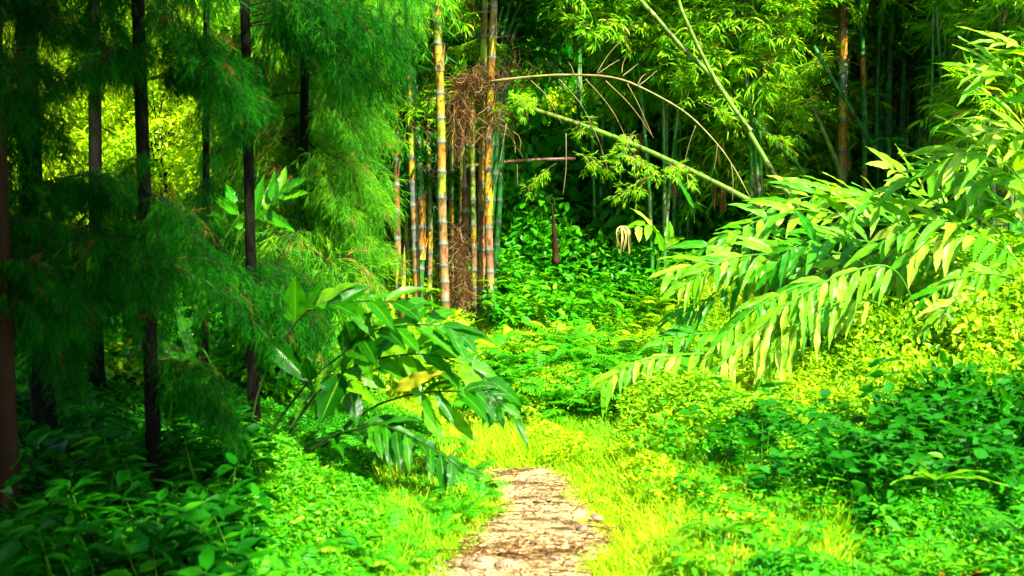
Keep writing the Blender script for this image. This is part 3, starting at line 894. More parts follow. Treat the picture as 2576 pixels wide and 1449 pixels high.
# unseen needle trees added beside and behind the viewer to shade the left
LIGHT_BLOCKERS = [(-1.9, 2.3), (-2.5, 4.4), (-3.8, 3.2), (-2.6, 0.2), (-1.2, 0.6), (-4.6, 1.4), (-1.9, -1.2), (-4.4, 5.2)]
for i, (x, y) in enumerate(LIGHT_BLOCKERS):
    t = thing('needle_tree', 'unseen needle tree added to shade the left side', 'tree', (x, y, float(HT(x, y))), 'unseen needle trees added to shade the left side')
    acc = Acc(); k = np.linspace(0, 1, 12)
    tube(acc, np.stack([0 * k, 0 * k, k * 10], 1), 0.09 * (1 - 0.6 * k), 10)
    acc.obj('trunk', M['bark_dark'], t)
    for q in range(90):
        zz = random.uniform(3.4, 7.6)
        a_ = random.uniform(0, 6.28); s_ = random.uniform(0.7, 1.6)
        p_ = np.array([x, y, zz])
        if sun_clear([p_ + np.array([math.cos(a_), math.sin(a_), -0.3 * w]) * 1.35 * s_ * w for w in (0.3, 0.6, 0.9)]):
            bough_at(t, p_, a_, random.uniform(-0.1, 0.3), s_)


# ------------------------------------------------------------------ bamboo
YEL = (0.34, 0.25, 0.012); YGR = (0.22, 0.27, 0.012); ORA = (0.33, 0.16, 0.014); RED = (0.22, 0.07, 0.015); GRY = (0.13, 0.16, 0.14)
TAN = (0.23, 0.14, 0.045); BRN = (0.12, 0.05, 0.016); GRN = (0.025, 0.17, 0.01); DGR = (0.012, 0.15, 0.014); PNK = (0.27, 0.12, 0.05); OLV = (0.11, 0.18, 0.02)


def culm(label, pts, Y, wpx, cols, group='canes of the central bamboo clump', inter=0.30, ground=True, top=None, taper=0.25, pointed=False, jag=False, sheaths=(), nbranch=0, lib=None,
         name='bamboo_cane', ring=(0.15, 0.16, 0.11), brz=(2.4, 7.5), smin=0.7, smax=1.2, bend=None, cat='bamboo'):
    """pts: picture points from foot to top at depth Y (number or list)"""
    Ys = Y if isinstance(Y, (list, tuple)) else [Y] * len(pts)
    P = [at(a, b, yy) for (a, b), yy in zip(pts, Ys)]
    if ground:
        f = P[0]
        g0 = float(HT(f[0], f[1])) - 0.05
        if f[2] > g0:
            d = (P[0] - P[1]); d = d / abs(d[2])
            P.insert(0, P[0] + d * min(f[2] - g0, 3) * np.array([0.6, 0.6, 1]))
            P[0][2] = min(P[0][2], float(HT(P[0][0], P[0][1])) - 0.05)
    if top:
        d = unit(P[-1] - P[-2])
        zr = top - P[-1][2]
        a = P[-1] + d * zr * 0.5; b_ = P[-1] + d * zr
        if bend is not None:
            b_ = b_ + np.array(bend) * 1.0; a = a + np.array(bend) * 0.3
        P += [a, b_]
    P = np.array(P)
    S = spline(P, 200)
    ds = np.concatenate([[0], np.cumsum(np.linalg.norm(np.diff(S, axis=0), axis=1))])
    Ltot = ds[-1]
    S[:, 0] += 0.012 * np.sin(ds * 1.9 + pts[0][0])
    base = S[0].copy()
    t = thing(name, label, cat, base, group)
    rb = wpx / F0 * (np.mean(Ys)) / 2
    # internodes
    nodes = [0]
    g = random.Random(hash(label) % 1000 if False else int(sum(map(ord, label))))
    while nodes[-1] < Ltot:
        f = nodes[-1] / Ltot
        nodes.append(nodes[-1] + inter * (0.55 + 0.45 * min(1, f * 5)) * g.uniform(0.85, 1.15))
    nodes[-1] = Ltot
    rr = []; ss_ = []; cc = []
    for k in range(len(nodes) - 1):
        a, b_ = nodes[k], nodes[k + 1]
        c = np.array(cols[min(int(k * 1.0), len(cols) - 1)] if k < len(cols) else cols[len(cols) // 2 + (k % max(1, len(cols) - len(cols) // 2))])
        c2 = c * g.uniform(0.8, 1.15)
        rc = np.array(ring)
        h = b_ - a
        for u, m, cl in ((0.0, 1.10, rc * 0.5), (0.015 / h, 1.13, rc), (0.035 / h, 0.99, rc * 0.9), (0.06 / h, 0.985, c2), (0.30, 1.0, c2), (0.62, 1.0, c2 * 0.95), (1 - 0.03 / h, 1.02, c2 * 0.8)):
            if u > 1: continue
            s_ = a + u * h
            ss_.append(s_); f = s_ / Ltot
            q = rb * (1 - taper * f) * (1.12 if f < 0.03 else 1) * m
            if pointed: q *= max(0.05, 1 - max(0, (f - 0.72) / 0.28) ** 1.3)
            rr.append(q); cc.append(cl)
    ss_ = np.array(ss_); o = np.argsort(ss_, kind='stable'); ss_ = ss_[o]; rr = np.array(rr)[o]; cc = np.array(cc)[o]
    C = np.stack([np.interp(ss_, ds, S[:, i]) for i in range(3)], 1)
    # avoid duplicate points
    keep = np.concatenate([[True], np.diff(ss_) > 1e-4]); C, rr, cc = C[keep], rr[keep], cc[keep]
    acc = Acc()
    tube(acc, C - base, rr, 14, c=cc)
    acc.obj('stem', M['culm'], t)
    ev = lambda s_: np.array([np.interp(s_, ds, S[:, i]) for i in range(3)])
    for (fy, ln_, cl) in sheaths:
        # papery sheath wrapped round a stretch of the stem whose picture row is fy
        rows = proj(S)[1]
        i = int(np.argmin(np.abs(rows - fy))); s0 = ds[i]
        ns_ = 9; seg = 14
        V = []; CC = []
        for k in range(ns_):
            u = k / (ns_ - 1)
            p = ev(min(Ltot, s0 + u * ln_)) - base
            T_ = unit(ev(min(Ltot, s0 + u * ln_ + 0.02)) - ev(min(Ltot, s0 + u * ln_ - 0.02)))
            A_ = unit(np.cross(T_, [0, 1, 0.0])); B_ = np.cross(T_, A_)
            span = 6.0 * (1 - 0.75 * u ** 1.5)
            for j in range(seg + 1):
                th = -1.9 + (j / seg - 0.5) * span
                q = rb * (1.10 + 0.42 * u * u + 0.09 * math.sin(j * 2.1 + k * 0.7))
                V.append(p + A_ * math.cos(th) * q + B_ * math.sin(th) * q)
        i = np.arange(ns_ - 1)[:, None]; j = np.arange(seg)[None]; s = seg + 1
        f = np.stack([i * s + j, i * s + j + 1, (i + 1) * s + j + 1, (i + 1) * s + j], -1).reshape(-1, 4)
        a2 = Acc(); a2.add(V, [f], c=np.array(cl))
        a2.obj('sheath', M['culm'], t)
    lib = lib or SPRAY
    for k in range(nbranch):
        zz = random.uniform(min(brz[0], 3.2), min(brz[1], 4.9))
        i = int(np.argmin(np.abs(S[:, 2] - zz)))
        p = S[i]
        pts = None
        for _ in range(6):
            az = random.uniform(0, 6.283)
            d = np.array([math.cos(az), math.sin(az), 0]); s_ = random.uniform(smin, smax)
            if clear_windows([p + d * s_ * q + np.array([-d[1], d[0], 0]) * l_ * s_ + [0, 0, -w_ * s_ * q] for q in (0.35, 0.6, 0.85, 1.1) for l_ in (-0.15, 0.15) for w_ in (0, 0.4)], 1.0):
                break
        else:
            continue
        put('leafy_branch', random.choice(lib), t, p, (random.uniform(-0.4, 0.4), random.uniform(-0.35, 0.25), az), s_)
    return t


# central clump (picture points run from foot to top)
culm('main tall yellow bamboo cane, the front one standing free in the middle of the clump', [(1120, 880), (1117, 674), (1114, 504), (1111, 351), (1103, 193), (1092, 0)], 11.6, 23,
     [TAN, BRN, TAN, PNK, TAN, PNK, TAN, TAN, YGR, ORA, YGR, YEL, YEL, YEL, YGR, ORA, YEL], top=8.5, inter=0.27, nbranch=14, brz=(3.6, 7.5), sheaths=((178, 0.30, TAN),))
culm('left yellow banded bamboo cane with blue grey stains and a bulging sheath beside it', [(1052, 800), (1046, 586), (1037, 433), (1029, 252), (1020, 0)], 12.0, 20,
     [TAN, PNK, TAN, ORA, TAN, GRY, TAN, GRY, YEL, YGR, YEL, YEL, ORA, YEL], top=8.0, nbranch=12, brz=(3.6, 7.5), lib=SPRAY)
culm('green bamboo cane beside the left yellow cane, wrapped in an orange sheath near its foot', [(1052, 800), (1064, 590), (1061, 498), (1040, 246), (1030, 60)], 12.25, 20,
     [TAN, TAN, GRN, GRN, GRN, ORA, ORA, GRN, GRN, GRN, GRN], top=7.0, sheaths=((655, 0.24, (0.6, 0.32, 0.05)), (520, 0.22, ORA)), nbranch=8, brz=(3.6, 6.5))
culm('broken dead bamboo cane, rust brown above and dry yellow below, leftmost of the clump', [(1000, 761), (999, 600), (1000, 422), (1002, 281)], 11.9, 19,
     [TAN, YGR, TAN, YEL, TAN, BRN, RED, BRN, RED], pointed=True)
culm('short dry bamboo stub between the two leftmost canes of the central clump', [(1015, 765), (1018, 690), (1019, 612)], 11.8, 13, [TAN, BRN, YEL], pointed=True)
culm('orange brown bamboo shoot tapering to a red pointed tip under the root tangle', [(1160, 700), (1168, 600), (1170, 527), (1163, 381)], 12.2, 23,
     [BRN, TAN, YGR, PNK, BRN, BRN, TAN, RED, RED], pointed=True)
culm('brown bamboo cane that rises out of the top of the root tangle', [(1165, 700), (1164, 330), (1158, 117), (1155, 0)], 12.5, 18, [BRN, BRN, TAN, TAN, BRN, TAN, YEL, YGR], top=7.5, sheaths=((185, 0.32, TAN),), nbranch=8, brz=(3.6, 7))
culm('orange bamboo cane with a green upper stretch, left one of the touching pair', [(1206, 795), (1209, 620), (1210, 469), (1216, 293), (1219, 0)], 12.0, 17,
     [YGR, GRY, PNK, ORA, TAN, PNK, RED, TAN, ORA, ORA, YGR, GRN, YGR, TAN, YGR], top=8.0, sheaths=((505, 0.28, ORA), (690, 0.3, (0.35, 0.12, 0.04))), nbranch=14, brz=(3.5, 7.5))
culm('golden orange bamboo cane, right one of the touching pair and rightmost of the clump', [(1232, 803), (1229, 660), (1228, 527), (1234, 264), (1240, 0)], 11.8, 20,
     [YGR, GRY, PNK, TAN, PNK, PNK, ORA, YEL, ORA, TAN, YEL, ORA, YEL, TAN, TAN], top=8.2, sheaths=((545, 0.34, YEL), (300, 0.28, ORA)), nbranch=14, brz=(3.5, 7.5))
culm('orange broken bamboo stub standing among leaves left of the central clump', [(908, 750), (906, 720), (903, 688)], 11.5, 20, [ORA, ORA, RED], inter=0.14, group=None)
for i, (a, b_, w, Y) in enumerate([(1080, 1070, 13, 12.5), (1139, 1128, 14, 12.6), (1188, 1186, 15, 12.4), (1026, 1010, 11, 12.6)]):
    culm(['slim tan bamboo cane between the left yellow cane and the main cane', 'slim tan bamboo cane close behind the right side of the main cane', 'tan bamboo cane just left of the touching pair', 'slim tan bamboo cane behind the left yellow cane'][i],
         [(a, 800), ((a + b_) / 2 + 3, 420), (b_, 0)], Y, w, [TAN, BRN, TAN, YGR, TAN, YEL, OLV], top=6.5, nbranch=3)
for i, (a, b_, c, w, Y) in enumerate([(985, 962, 700, 18, 13.0), (965, 975, 560, 14, 13.3), (1078, 1066, 240, 12, 13.2), (1096, 1110, 420, 12, 13.0), (1140, 1200, 300, 14, 13.2), (1190, 1212, 240, 14, 13.0),
                                      (1130, 1180, 430, 10, 13.6)]):
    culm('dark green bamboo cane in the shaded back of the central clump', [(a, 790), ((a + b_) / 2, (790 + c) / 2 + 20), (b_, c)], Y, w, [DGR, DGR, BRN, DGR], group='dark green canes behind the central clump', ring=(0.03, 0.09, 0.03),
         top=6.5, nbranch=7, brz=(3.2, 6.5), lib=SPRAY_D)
for i, (a, b_, w) in enumerate([(1262, 1285, 17), (1275, 1312, 18), (1290, 1340, 16), (1250, 1268, 12)]):
    culm('dark bluish green bamboo cane leaning right at the top edge above the dead branch', [(a - 40, 560), (a - 5, 130), (b_, 0)], 12.7, w, [DGR, (0.006, 0.09, 0.008)], group='dark leaning canes at the top centre', ring=(0.03, 0.09, 0.03),
         top=6.8, nbranch=10, brz=(4.2, 7), lib=SPRAY_D)

# right clump
culm('brown bamboo cane with a pale grey ring and torn sheaths, leftmost of the right clump', [(2116, 520), (2117, 400), (2117, 250), (2120, 50), (2122, -40)], 13.0, 23,
     [BRN, ORA, TAN, TAN, ORA, YEL, GRY, ORA, BRN, BRN, TAN, BRN, BRN], group='canes of the right bamboo clump', top=7.5, sheaths=((460, 0.35, TAN), (420, 0.3, ORA)), nbranch=16, brz=(3.4, 7), inter=0.36)
culm('bright green bamboo cane standing upright beside the brown one in the right clump', [(2173, 480), (2172, 300), (2168, 120), (2166, 0)], 13.3, 15,
     [GRN, GRN, ORA, GRN, (0.03, 0.20, 0.02)], group='canes of the right bamboo clump', top=7.5, nbranch=10, brz=(3.9, 7), inter=0.36, ring=(0.10, 0.25, 0.06))
rc = [(2140, 2130, 11, 13.8), (2188, 2182, 12, 14), (2200, 2199, 15, 14.2), (2216, 2226, 12, 13.9), (2232, 2246, 15, 13.6), (2246, 2262, 13, 14.3), (2256, 2287, 12, 13.7), (2270, 2296, 14, 14.0), (2284, 2312, 15, 14.4),
      (2300, 2322, 13, 13.8), (2316, 2345, 12, 14.1), (2328, 2330, 11, 13.5), (2208, 2212, 9, 13.4), (2262, 2270, 8, 14.8), (2345, 2372, 11, 14.5), (2158, 2152, 9, 14.6)]
for i, (a, b_, w, Y) in enumerate(rc):
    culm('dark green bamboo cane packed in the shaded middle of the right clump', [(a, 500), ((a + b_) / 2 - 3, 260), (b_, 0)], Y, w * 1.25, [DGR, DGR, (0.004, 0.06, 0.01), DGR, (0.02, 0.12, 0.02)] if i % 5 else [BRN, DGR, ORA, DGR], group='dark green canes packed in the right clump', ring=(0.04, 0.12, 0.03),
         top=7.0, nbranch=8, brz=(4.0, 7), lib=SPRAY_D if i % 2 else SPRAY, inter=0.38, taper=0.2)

# leaning canes
G2 = 'leaning green canes between the two clumps'
LG = (0.12, 0.25, 0.02)
culm('low green bamboo cane leaning far left, its cut tip ending beside the dead branch', [(1921, 522), (1812, 465), (1695, 410), (1578, 359), (1445, 309), (1335, 273)], [11.2, 11.4, 11.6, 11.8, 12.0, 12.2], 13,
     [LG, OLV, LG], group=G2, ground=False, inter=0.6, ring=(0.18, 0.20, 0.05), taper=0.1)
culm('long green bamboo cane leaning left from the light leaves up to the top edge', [(2000, 510), (1968, 469), (1890, 340), (1824, 238), (1773, 176), (1714, 121), (1609, 0)], 12.0, 14,
     [LG, LG, OLV], group=G2, top=6.2, inter=0.5, ring=(0.18, 0.20, 0.05), nbranch=0)
culm('green bamboo cane branching steeply upward from the long leaning cane', [(1890, 330), (1820, 234), (1773, 156), (1746, 102), (1710, 23), (1695, -40)], 11.9, 11, [OLV, LG], group=G2, ground=False, inter=0.45, top=5.5, ring=(0.18, 0.20, 0.05))
culm('short green bamboo cane leaning left just below the fork of the long one', [(2035, 460), (1960, 370), (1891, 300)], 12.2, 13, [GRN, LG, GRN], group=G2, ground=True, inter=0.6, ring=(0.15, 0.20, 0.05), nbranch=0)
culm('smooth green bamboo cane leaning left onto the foot of the brown cane', [(2112, 440), (2075, 340), (2036, 255)], 12.6, 14, [LG, LG, OLV], group=G2, inter=0.6, ring=(0.15, 0.20, 0.05))
culm('green bamboo cane crossing in front of the dark canes of the right clump', [(2240, 450), (2205, 380), (2150, 290), (2086, 190), (2040, 110)], 12.4, 13, [LG, GRN, DGR, DGR], group=G2, inter=0.5, ring=(0.15, 0.20, 0.05))
culm('pale bamboo cane rising behind the leaves near the right edge', [(2490, 230), (2500, 170), (2512, 110)], 10.5, 10, [LG, OLV], group=None, ground=True, top=5.0, inter=0.3, nbranch=6, brz=(3.6, 5.0))
culm('brown fallen pole lying level behind the central clump', [(1070, 435), (1180, 418), (1320, 404), (1455, 399)], [12.7, 12.8, 12.9, 13.0], 11, [BRN, BRN, (0.1, 0.05, 0.03), RED], group=None, ground=False, inter=0.7, name='fallen_pole', cat='pole')


# sprays of bamboo leaf on the leaning canes: attached to a bushy bamboo behind
def leafy_bamboo(label, x, y, top, n, zlo, zhi, lean=(0, 0), lib=None, spread=0.5, pxw=0.05, smin=0.8, smax=1.4, win=None):
    z0 = float(HT(x, y))
    t = thing('leafy_bamboo', label, 'bamboo', (x, y, z0), 'leafy bamboos around the two clumps')
    for k in range(4):
        acc = Acc()
        u = np.linspace(0, 1, 24)
        dx, dy = random.gauss(0, spread) + lean[0], random.gauss(0, spread) + lean[1]
        P = np.stack([dx * u ** 1.8, dy * u ** 1.8, u * (top - z0)], 1) + np.array([random.gauss(0, 0.12), random.gauss(0, 0.12), -0.05])
        rr = pxw * 0.5 * (1 - 0.6 * u) * (1 + 0.08 * (np.arange(24) % 4 == 0))
        cc = np.tile(np.array(DGR if lib is SPRAY_D else GRN), (24, 1)); cc[::4] = (0.15, 0.2, 0.08)
        tube(acc, P, rr, 8, c=cc)
        acc.obj('stem', M['culm'], t)
        for q in range(n // 4):
            zz = random.uniform(zlo, min(zhi, 1.6 + 0.19 * y + 0.75))
            i = int(np.argmin(np.abs(P[:, 2] + z0 - zz)))
            p = P[i] + np.array([x, y, z0])
            az = random.uniform(0, 6.283); s_ = random.uniform(smin, smax)
            d = np.array([math.cos(az), math.sin(az), 0])
            if not clear_windows([p + d * s_ * w + np.array([-d[1], d[0], 0]) * l_ * s_ + [0, 0, -w_ * s_ * w] for w in (0.35, 0.6, 0.85, 1.1) for l_ in (-0.15, 0.15) for w_ in (0, 0.4)], 0.95):
                continue
            put('leafy_branch', random.choice(lib or SPRAY), t, p, (random.uniform(-0.5, 0.5), random.uniform(-0.45, 0.25), az), s_)
    return t


leafy_bamboo('bushy leafy bamboo filling the space left of the right clump, over the leaning canes', 2.75, 12.6, 6.5, 96, 2.3, 5.6, lean=(-0.5, -0.2), spread=0.45)
leafy_bamboo('leafy bamboo whose yellow green sprays hang across the top of the photo right of centre', 2.1, 13.6, 7.0, 90, 2.9, 6.2, lean=(-0.2, 0), spread=0.5)
leafy_bamboo('leafy bamboo crowding the left side of the right clump', 3.6, 14.4, 7.2, 90, 2.2, 6.5)
leafy_bamboo('bushy bamboo with fine sprays right of the right clump', 5.3, 12.8, 6.5, 98, 2.0, 5.8, spread=0.6)
leafy_bamboo('tall leafy bamboo in the top right corner of the photo', 4.75, 10.4, 5.8, 96, 2.3, 5.0, spread=0.5)
leafy_bamboo('leafy bamboo behind the pale cane near the right edge', 4.6, 11.6, 5.8, 80, 2.2, 5.2)
leafy_bamboo('bright leafy bamboo hanging over the top right of the dark canes', 6.6, 14.2, 7.2, 96, 2.6, 6.6, spread=0.8)
leafy_bamboo('bright leafy bamboo whose sprays show above the long leaning cane', 3.0, 15.6, 8.0, 96, 3.2, 7.2, spread=0.8)
leafy_bamboo('leafy bamboo filling the gap below the fork of the leaning canes', 3.2, 13.6, 5.0, 96, 1.8, 4.6, spread=0.5)
leafy_bamboo('bright leafy bamboo between the arching dead branch and the long leaning cane', 1.75, 12.9, 6.6, 96, 3.0, 6.0, spread=0.5)
leafy_bamboo('deep green leafy bamboo behind the root tangle at the top centre', 0.9, 15.0, 7.5, 90, 3.0, 7.0, spread=0.6)
leafy_bamboo('leafy bamboo right of the right clump with pale drooping sprays at the top edge', 4.9, 11.8, 6.0, 96, 2.6, 5.0, spread=0.5)
leafy_bamboo('leafy bamboo filling the top edge between the dead branch and the sky glints', 1.2, 14.2, 6.0, 96, 3.2, 5.0, spread=0.6)
leafy_bamboo('shaded leafy bamboo left of the broken dead cane', -1.75, 12.4, 4.4, 80, 1.3, 4.2, lib=SPRAY_D, spread=0.4, smin=0.6, smax=1.0)
leafy_bamboo('dark leafy bamboo further back between the clumps', 1.8, 16.4, 7.5, 90, 3.4, 7.2, lib=SPRAY_D, spread=0.8)

# ------------------------------------------------------------------ dead arching branch, hanging twigs, root tangle
t = thing('dead_branch', 'bare pale brown branch arching right from the root tangle with thin hanging twigs', 'branch', at(1249, 203, 11.6))
B0 = np.array(t.location)
acc = Acc()
bp_ = [(1235, 208), (1249, 203), (1363, 191), (1460, 189), (1538, 195), (1601, 215), (1691, 262), (1745, 301), (1804, 363), (1843, 418), (1886, 496)]
P = spline([at(a, b, 11.6 - 0.12 * i) for i, (a, b) in enumerate(bp_)], 60)
k = np.linspace(0, 1, 60)
tube(acc, P - B0, 0.012 * (1 - 0.85 * k) + 0.002 + 0.003 * (np.arange(60) % 7 == 0), 8)
acc.obj('limb', M['twig_pale'], t)


def tw(a):
    return [(1226 + x * .3906, y * .3906) for x, y in a]


for tw_ in [[(280, 520), (380, 620), (480, 800)], [(460, 510), (600, 670), (700, 870), (750, 1010), (790, 1150)], [(630, 510), (740, 630), (830, 760), (920, 960)], [(760, 520), (930, 690), (1070, 890)],
            [(900, 540), (960, 650), (1010, 760), (1060, 870)], [(1340, 810), (1300, 920), (1265, 1060)], [(700, 475), (780, 350), (870, 250)], [(710, 475), (790, 420), (850, 385)], [(970, 555), (1040, 500), (1090, 455)],
            [(870, 490), (920, 450), (970, 410)], [(965, 550), (990, 500), (1020, 475)], [(865, 470), (870, 420), (890, 365)], [(1480, 930), (1470, 1020), (1455, 1100)], [(1570, 1060), (1580, 1180), (1575, 1300)],
            [(560, 485), (540, 430), (520, 400)], [(120, 800), (90, 980), (50, 1200)], [(190, 1060), (192, 1130), (195, 1200)], [(505, 860), (505, 1080), (485, 1260)]]:
    pp = tw(tw_)
    i0 = max(0, min(10, (pp[0][0] - 1249) / 64))
    Q = spline([at(a, b, 11.5 - 0.12 * i0 + 0.03 * j) for j, (a, b) in enumerate(pp)], 14)
    acc = Acc(); tube(acc, Q - B0, np.linspace(0.0045, 0.0018, 14), 5)
    acc.obj('twig', M['twig_pale'], t)

# small leafy sprigs caught on the leaning canes
for (a, b, Y, s) in [(1440, 380, 11.7, 0.5), (1400, 410, 11.7, 0.45), (1560, 385, 11.5, 0.5), (1500, 300, 11.8, 0.45), (1650, 440, 11.3, 0.5), (1670, 410, 11.3, 0.5), (1270, 250, 11.6, 0.5), (1300, 240, 11.6, 0.45), (1770, 260, 11.9, 0.5),
                     (1910, 330, 11.8, 0.4), (1600, 330, 11.5, .45), (1720, 160, 12.1, .5)]:
    o = put('bamboo_sprig', random.choice(SPRAY), None, at(a, b, Y), (random.uniform(-0.5, 0.5), random.uniform(0.1, 0.7), random.uniform(0, 6.28)), s)
    tag(o, 'small sprig of narrow leaves hanging on a leaning cane', 'sprig', 'leaf sprigs on the leaning canes')


def tangle(acc, c, rx, rz, n, L=(0.15, 0.5), down=0.0, ry=None):
    ry = ry or rx * 0.7
    for k in range(n):
        p = c + rng.normal(size=3) * np.array([rx, ry, rz]) * 0.45
        d = unit(rng.normal(size=3) + [0, 0, -down])
        ln_ = rng.uniform(*L)
        Q = [p]
        for q in range(6):
            Q.append(Q[-1] + d * ln_ / 6); d = unit(d + rng.normal(size=3) * 0.45 + [0, 0, -down * 0.3])
        tube(acc, Q, rng.uniform(0.001, 0.005) * rng.random() ** 0.5, 3, r=rng.random(), cap=False)


t = thing('root_tangle', 'rust brown tangle of dead roots and fibres caught between the central canes', 'roots', at(1195, 230, 11.7))
B0 = np.array(t.location)
for (a, b, rx, rz, n, dn, L) in [(1195, 212, 0.26, 0.09, 430, 0.0, (0.10, 0.30)), (1158, 262, 0.10, 0.22, 330, 1.0, (0.15, 0.4)), (1240, 290, 0.10, 0.24, 90, 0.9, (0.2, 0.5)), (1152, 340, 0.06, 0.16, 70, 1.2, (0.2, 0.35)), (1290, 190, 0.2, 0.12, 60, -0.3, (0.2, 0.5))]:
    acc = Acc(); tangle(acc, at(a, b, 11.7) - B0, rx, rz, n, L, dn); acc.obj('fibres', M['fibre'], t)
t = thing('fibre_heap', 'brown fibrous dead growth clinging low between the central canes', 'roots', at(1155, 700, 11.9))
B0 = np.array(t.location)
acc = Acc(); tangle(acc, at(1155, 660, 11.95) - B0, 0.15, 0.4, 380, (0.1, 0.35), 0.5); tangle(acc, at(1160, 740, 11.95) - B0, 0.2, 0.2, 260, (0.1, 0.3), 0.3)
acc.obj('fibres', M['fibre'], t)


# hanging dead leaf strips
def dead_strips(label, a, b0, b1, n, w, Y, wpx=7):
    t = thing('dead_leaves', label, 'dead leaves', at(a, b0, Y), 'hanging dead leaves on the dark bank')
    B = np.array(t.location)
    acc = Acc()
    for k in range(n):
        x0 = a + random.uniform(-w, w)
        y1 = b1 - random.uniform(0, 0.35) * (b1 - b0)
        Q = spline([at(a + (x0 - a) * 0.3, b0, Y), at(x0, b0 + 0.15 * (y1 - b0), Y - 0.05), at(x0 + random.uniform(-4, 4), (b0 + y1) / 2, Y - 0.06), at(x0 + random.uniform(-5, 5), y1, Y - 0.03)], 10) - B
        wd = wpx / F0 * Y * 0.5 * random.uniform(0.6, 1.2)
        V = []
        for i_, q in enumerate(Q):
            ang = math.sin(i_ * 0.9 + k) * 0.8
            dx = np.array([math.cos(ang), math.sin(ang), 0]) * wd * (1 - 0.6 * abs(i_ / 9 - 0.4))
            V += [q - dx, q + np.array([0, 0.012, 0]), q + dx]
        i = np.arange(9)[:, None]; j = np.arange(2)[None]
        f = np.stack([i * 3 + j, i * 3 + j + 1, (i + 1) * 3 + j + 1, (i + 1) * 3 + j], -1).reshape(-1, 4)
        acc.add(V, [f], rng.random())
    acc.obj('dry_strips', M['dry_cream' if 'cream' in label else 'dry_leaf'], t)
    return t


dead_strips('dry orange leaf strips hanging highest on the bank, just below the arching branch', 1608, 335, 440, 7, 14, 13.3, 8)
dead_strips('dry brown leaf strips hanging under the low leaning cane', 1690, 430, 500, 9, 14, 13.2, 7)
dead_strips('dry brown leaf strips hanging lowest, beside the light broad leaves', 1805, 455, 540, 10, 16, 12.9, 7)
# dead stump on the bank
t = thing('tree_stump', 'thin rotten brown stump standing in the dark leaves of the bank', 'stump', at(1397, 660, 12.9))
B = np.array(t.location); acc = Acc()
P = spline([at(1397, 665, 12.9), at(1396, 610, 12.9), at(1392, 560, 12.9), at(1388, 512, 12.9)], 14) - B
tube(acc, P, np.linspace(0.045, 0.008, 14) * (1 + 0.15 * np.sin(np.arange(14) * 2.2)), 8)
acc.obj('trunk', M['bark_brown'], t)


# ------------------------------------------------------------------ broad leaved ginger plants
def ginger_stem(root, pts, Ys, leaves, L, Wd, mat, start=0.3, droop=0.7, updown=0.0, leafspread=0.75, rad=0.008, extra=(), tone=0.5, hang=0.0, smat='stem_deep', both=True, tip=True):
    """one cane of a ginger plant: a stem and its two ranks of broad leaves (leaves are sub-parts of the stem)"""
    P = spline([at(a, b, y) for (a, b), y in zip(pts, Ys)], 40)
    B = np.array(root.location)
    acc = Acc(); tube(acc, P - B, np.linspace(rad, rad * 0.35, 40), 7)
    st = acc.obj('stem', M[smat], root)
    la = Acc()
    if mat == 'ginger_light':
        leaves = int(leaves * 1.9); Wd = Wd * 0.85; L = L * 1.02
    else:
        Wd = Wd * 1.0; L = L * 0.95; leaves = int(leaves * 1.6)
    for k in range(leaves):
        f = start + (1 - start) * k / max(1, leaves - 1)
        i = min(int(f * 38), 38)
        p = P[i]; d = unit(P[i + 1] - P[i])
        # plane of the two leaf ranks: roughly facing the light and the viewer
        nrm = unit(np.array([0.1, -0.55, 0.85]) + rng.normal(size=3) * 0.34)
        X = unit(np.cross(d, nrm)); nrm = np.cross(X, d)
        sd = 1 if k % 2 else -1
        sp = leafspread * random.uniform(0.7, 1.15) * (0.55 if k == leaves - 1 else 1)
        dd = unit(d * math.cos(sp) + X * sd * math.sin(sp) + np.array([0, 0, -hang]) + rng.normal(size=3) * 0.16)
        s_ = random.uniform(0.55, 1.15) * (0.75 + 0.35 * math.sin(math.pi * min(1, f + 0.05)))
        big_leaf(la, p - B, dd, nrm + rng.normal(size=3) * 0.15, L * s_, Wd * random.uniform(0.85, 1.1) * (0.9 if k == leaves - 1 else 1), float(np.clip(rng.normal(tone, 0.2), 0, 1)), droop * random.uniform(0.6, 1.3))
    for (bx, by, Yb, tx, ty, Yt, w, n_, r_, dr_) in extra:
        a = at(bx, by, Yb); b = at(tx, ty, Yt)
        v = b - a
        v = v + np.array([0, 0, dr_ * 0.3 * np.linalg.norm(v)])
        big_leaf(la, a - B, v, np.array(n_, float), np.linalg.norm(v), w, r_, dr_)
    lo = la.obj('leaves', M[mat], st)
    return st, lo


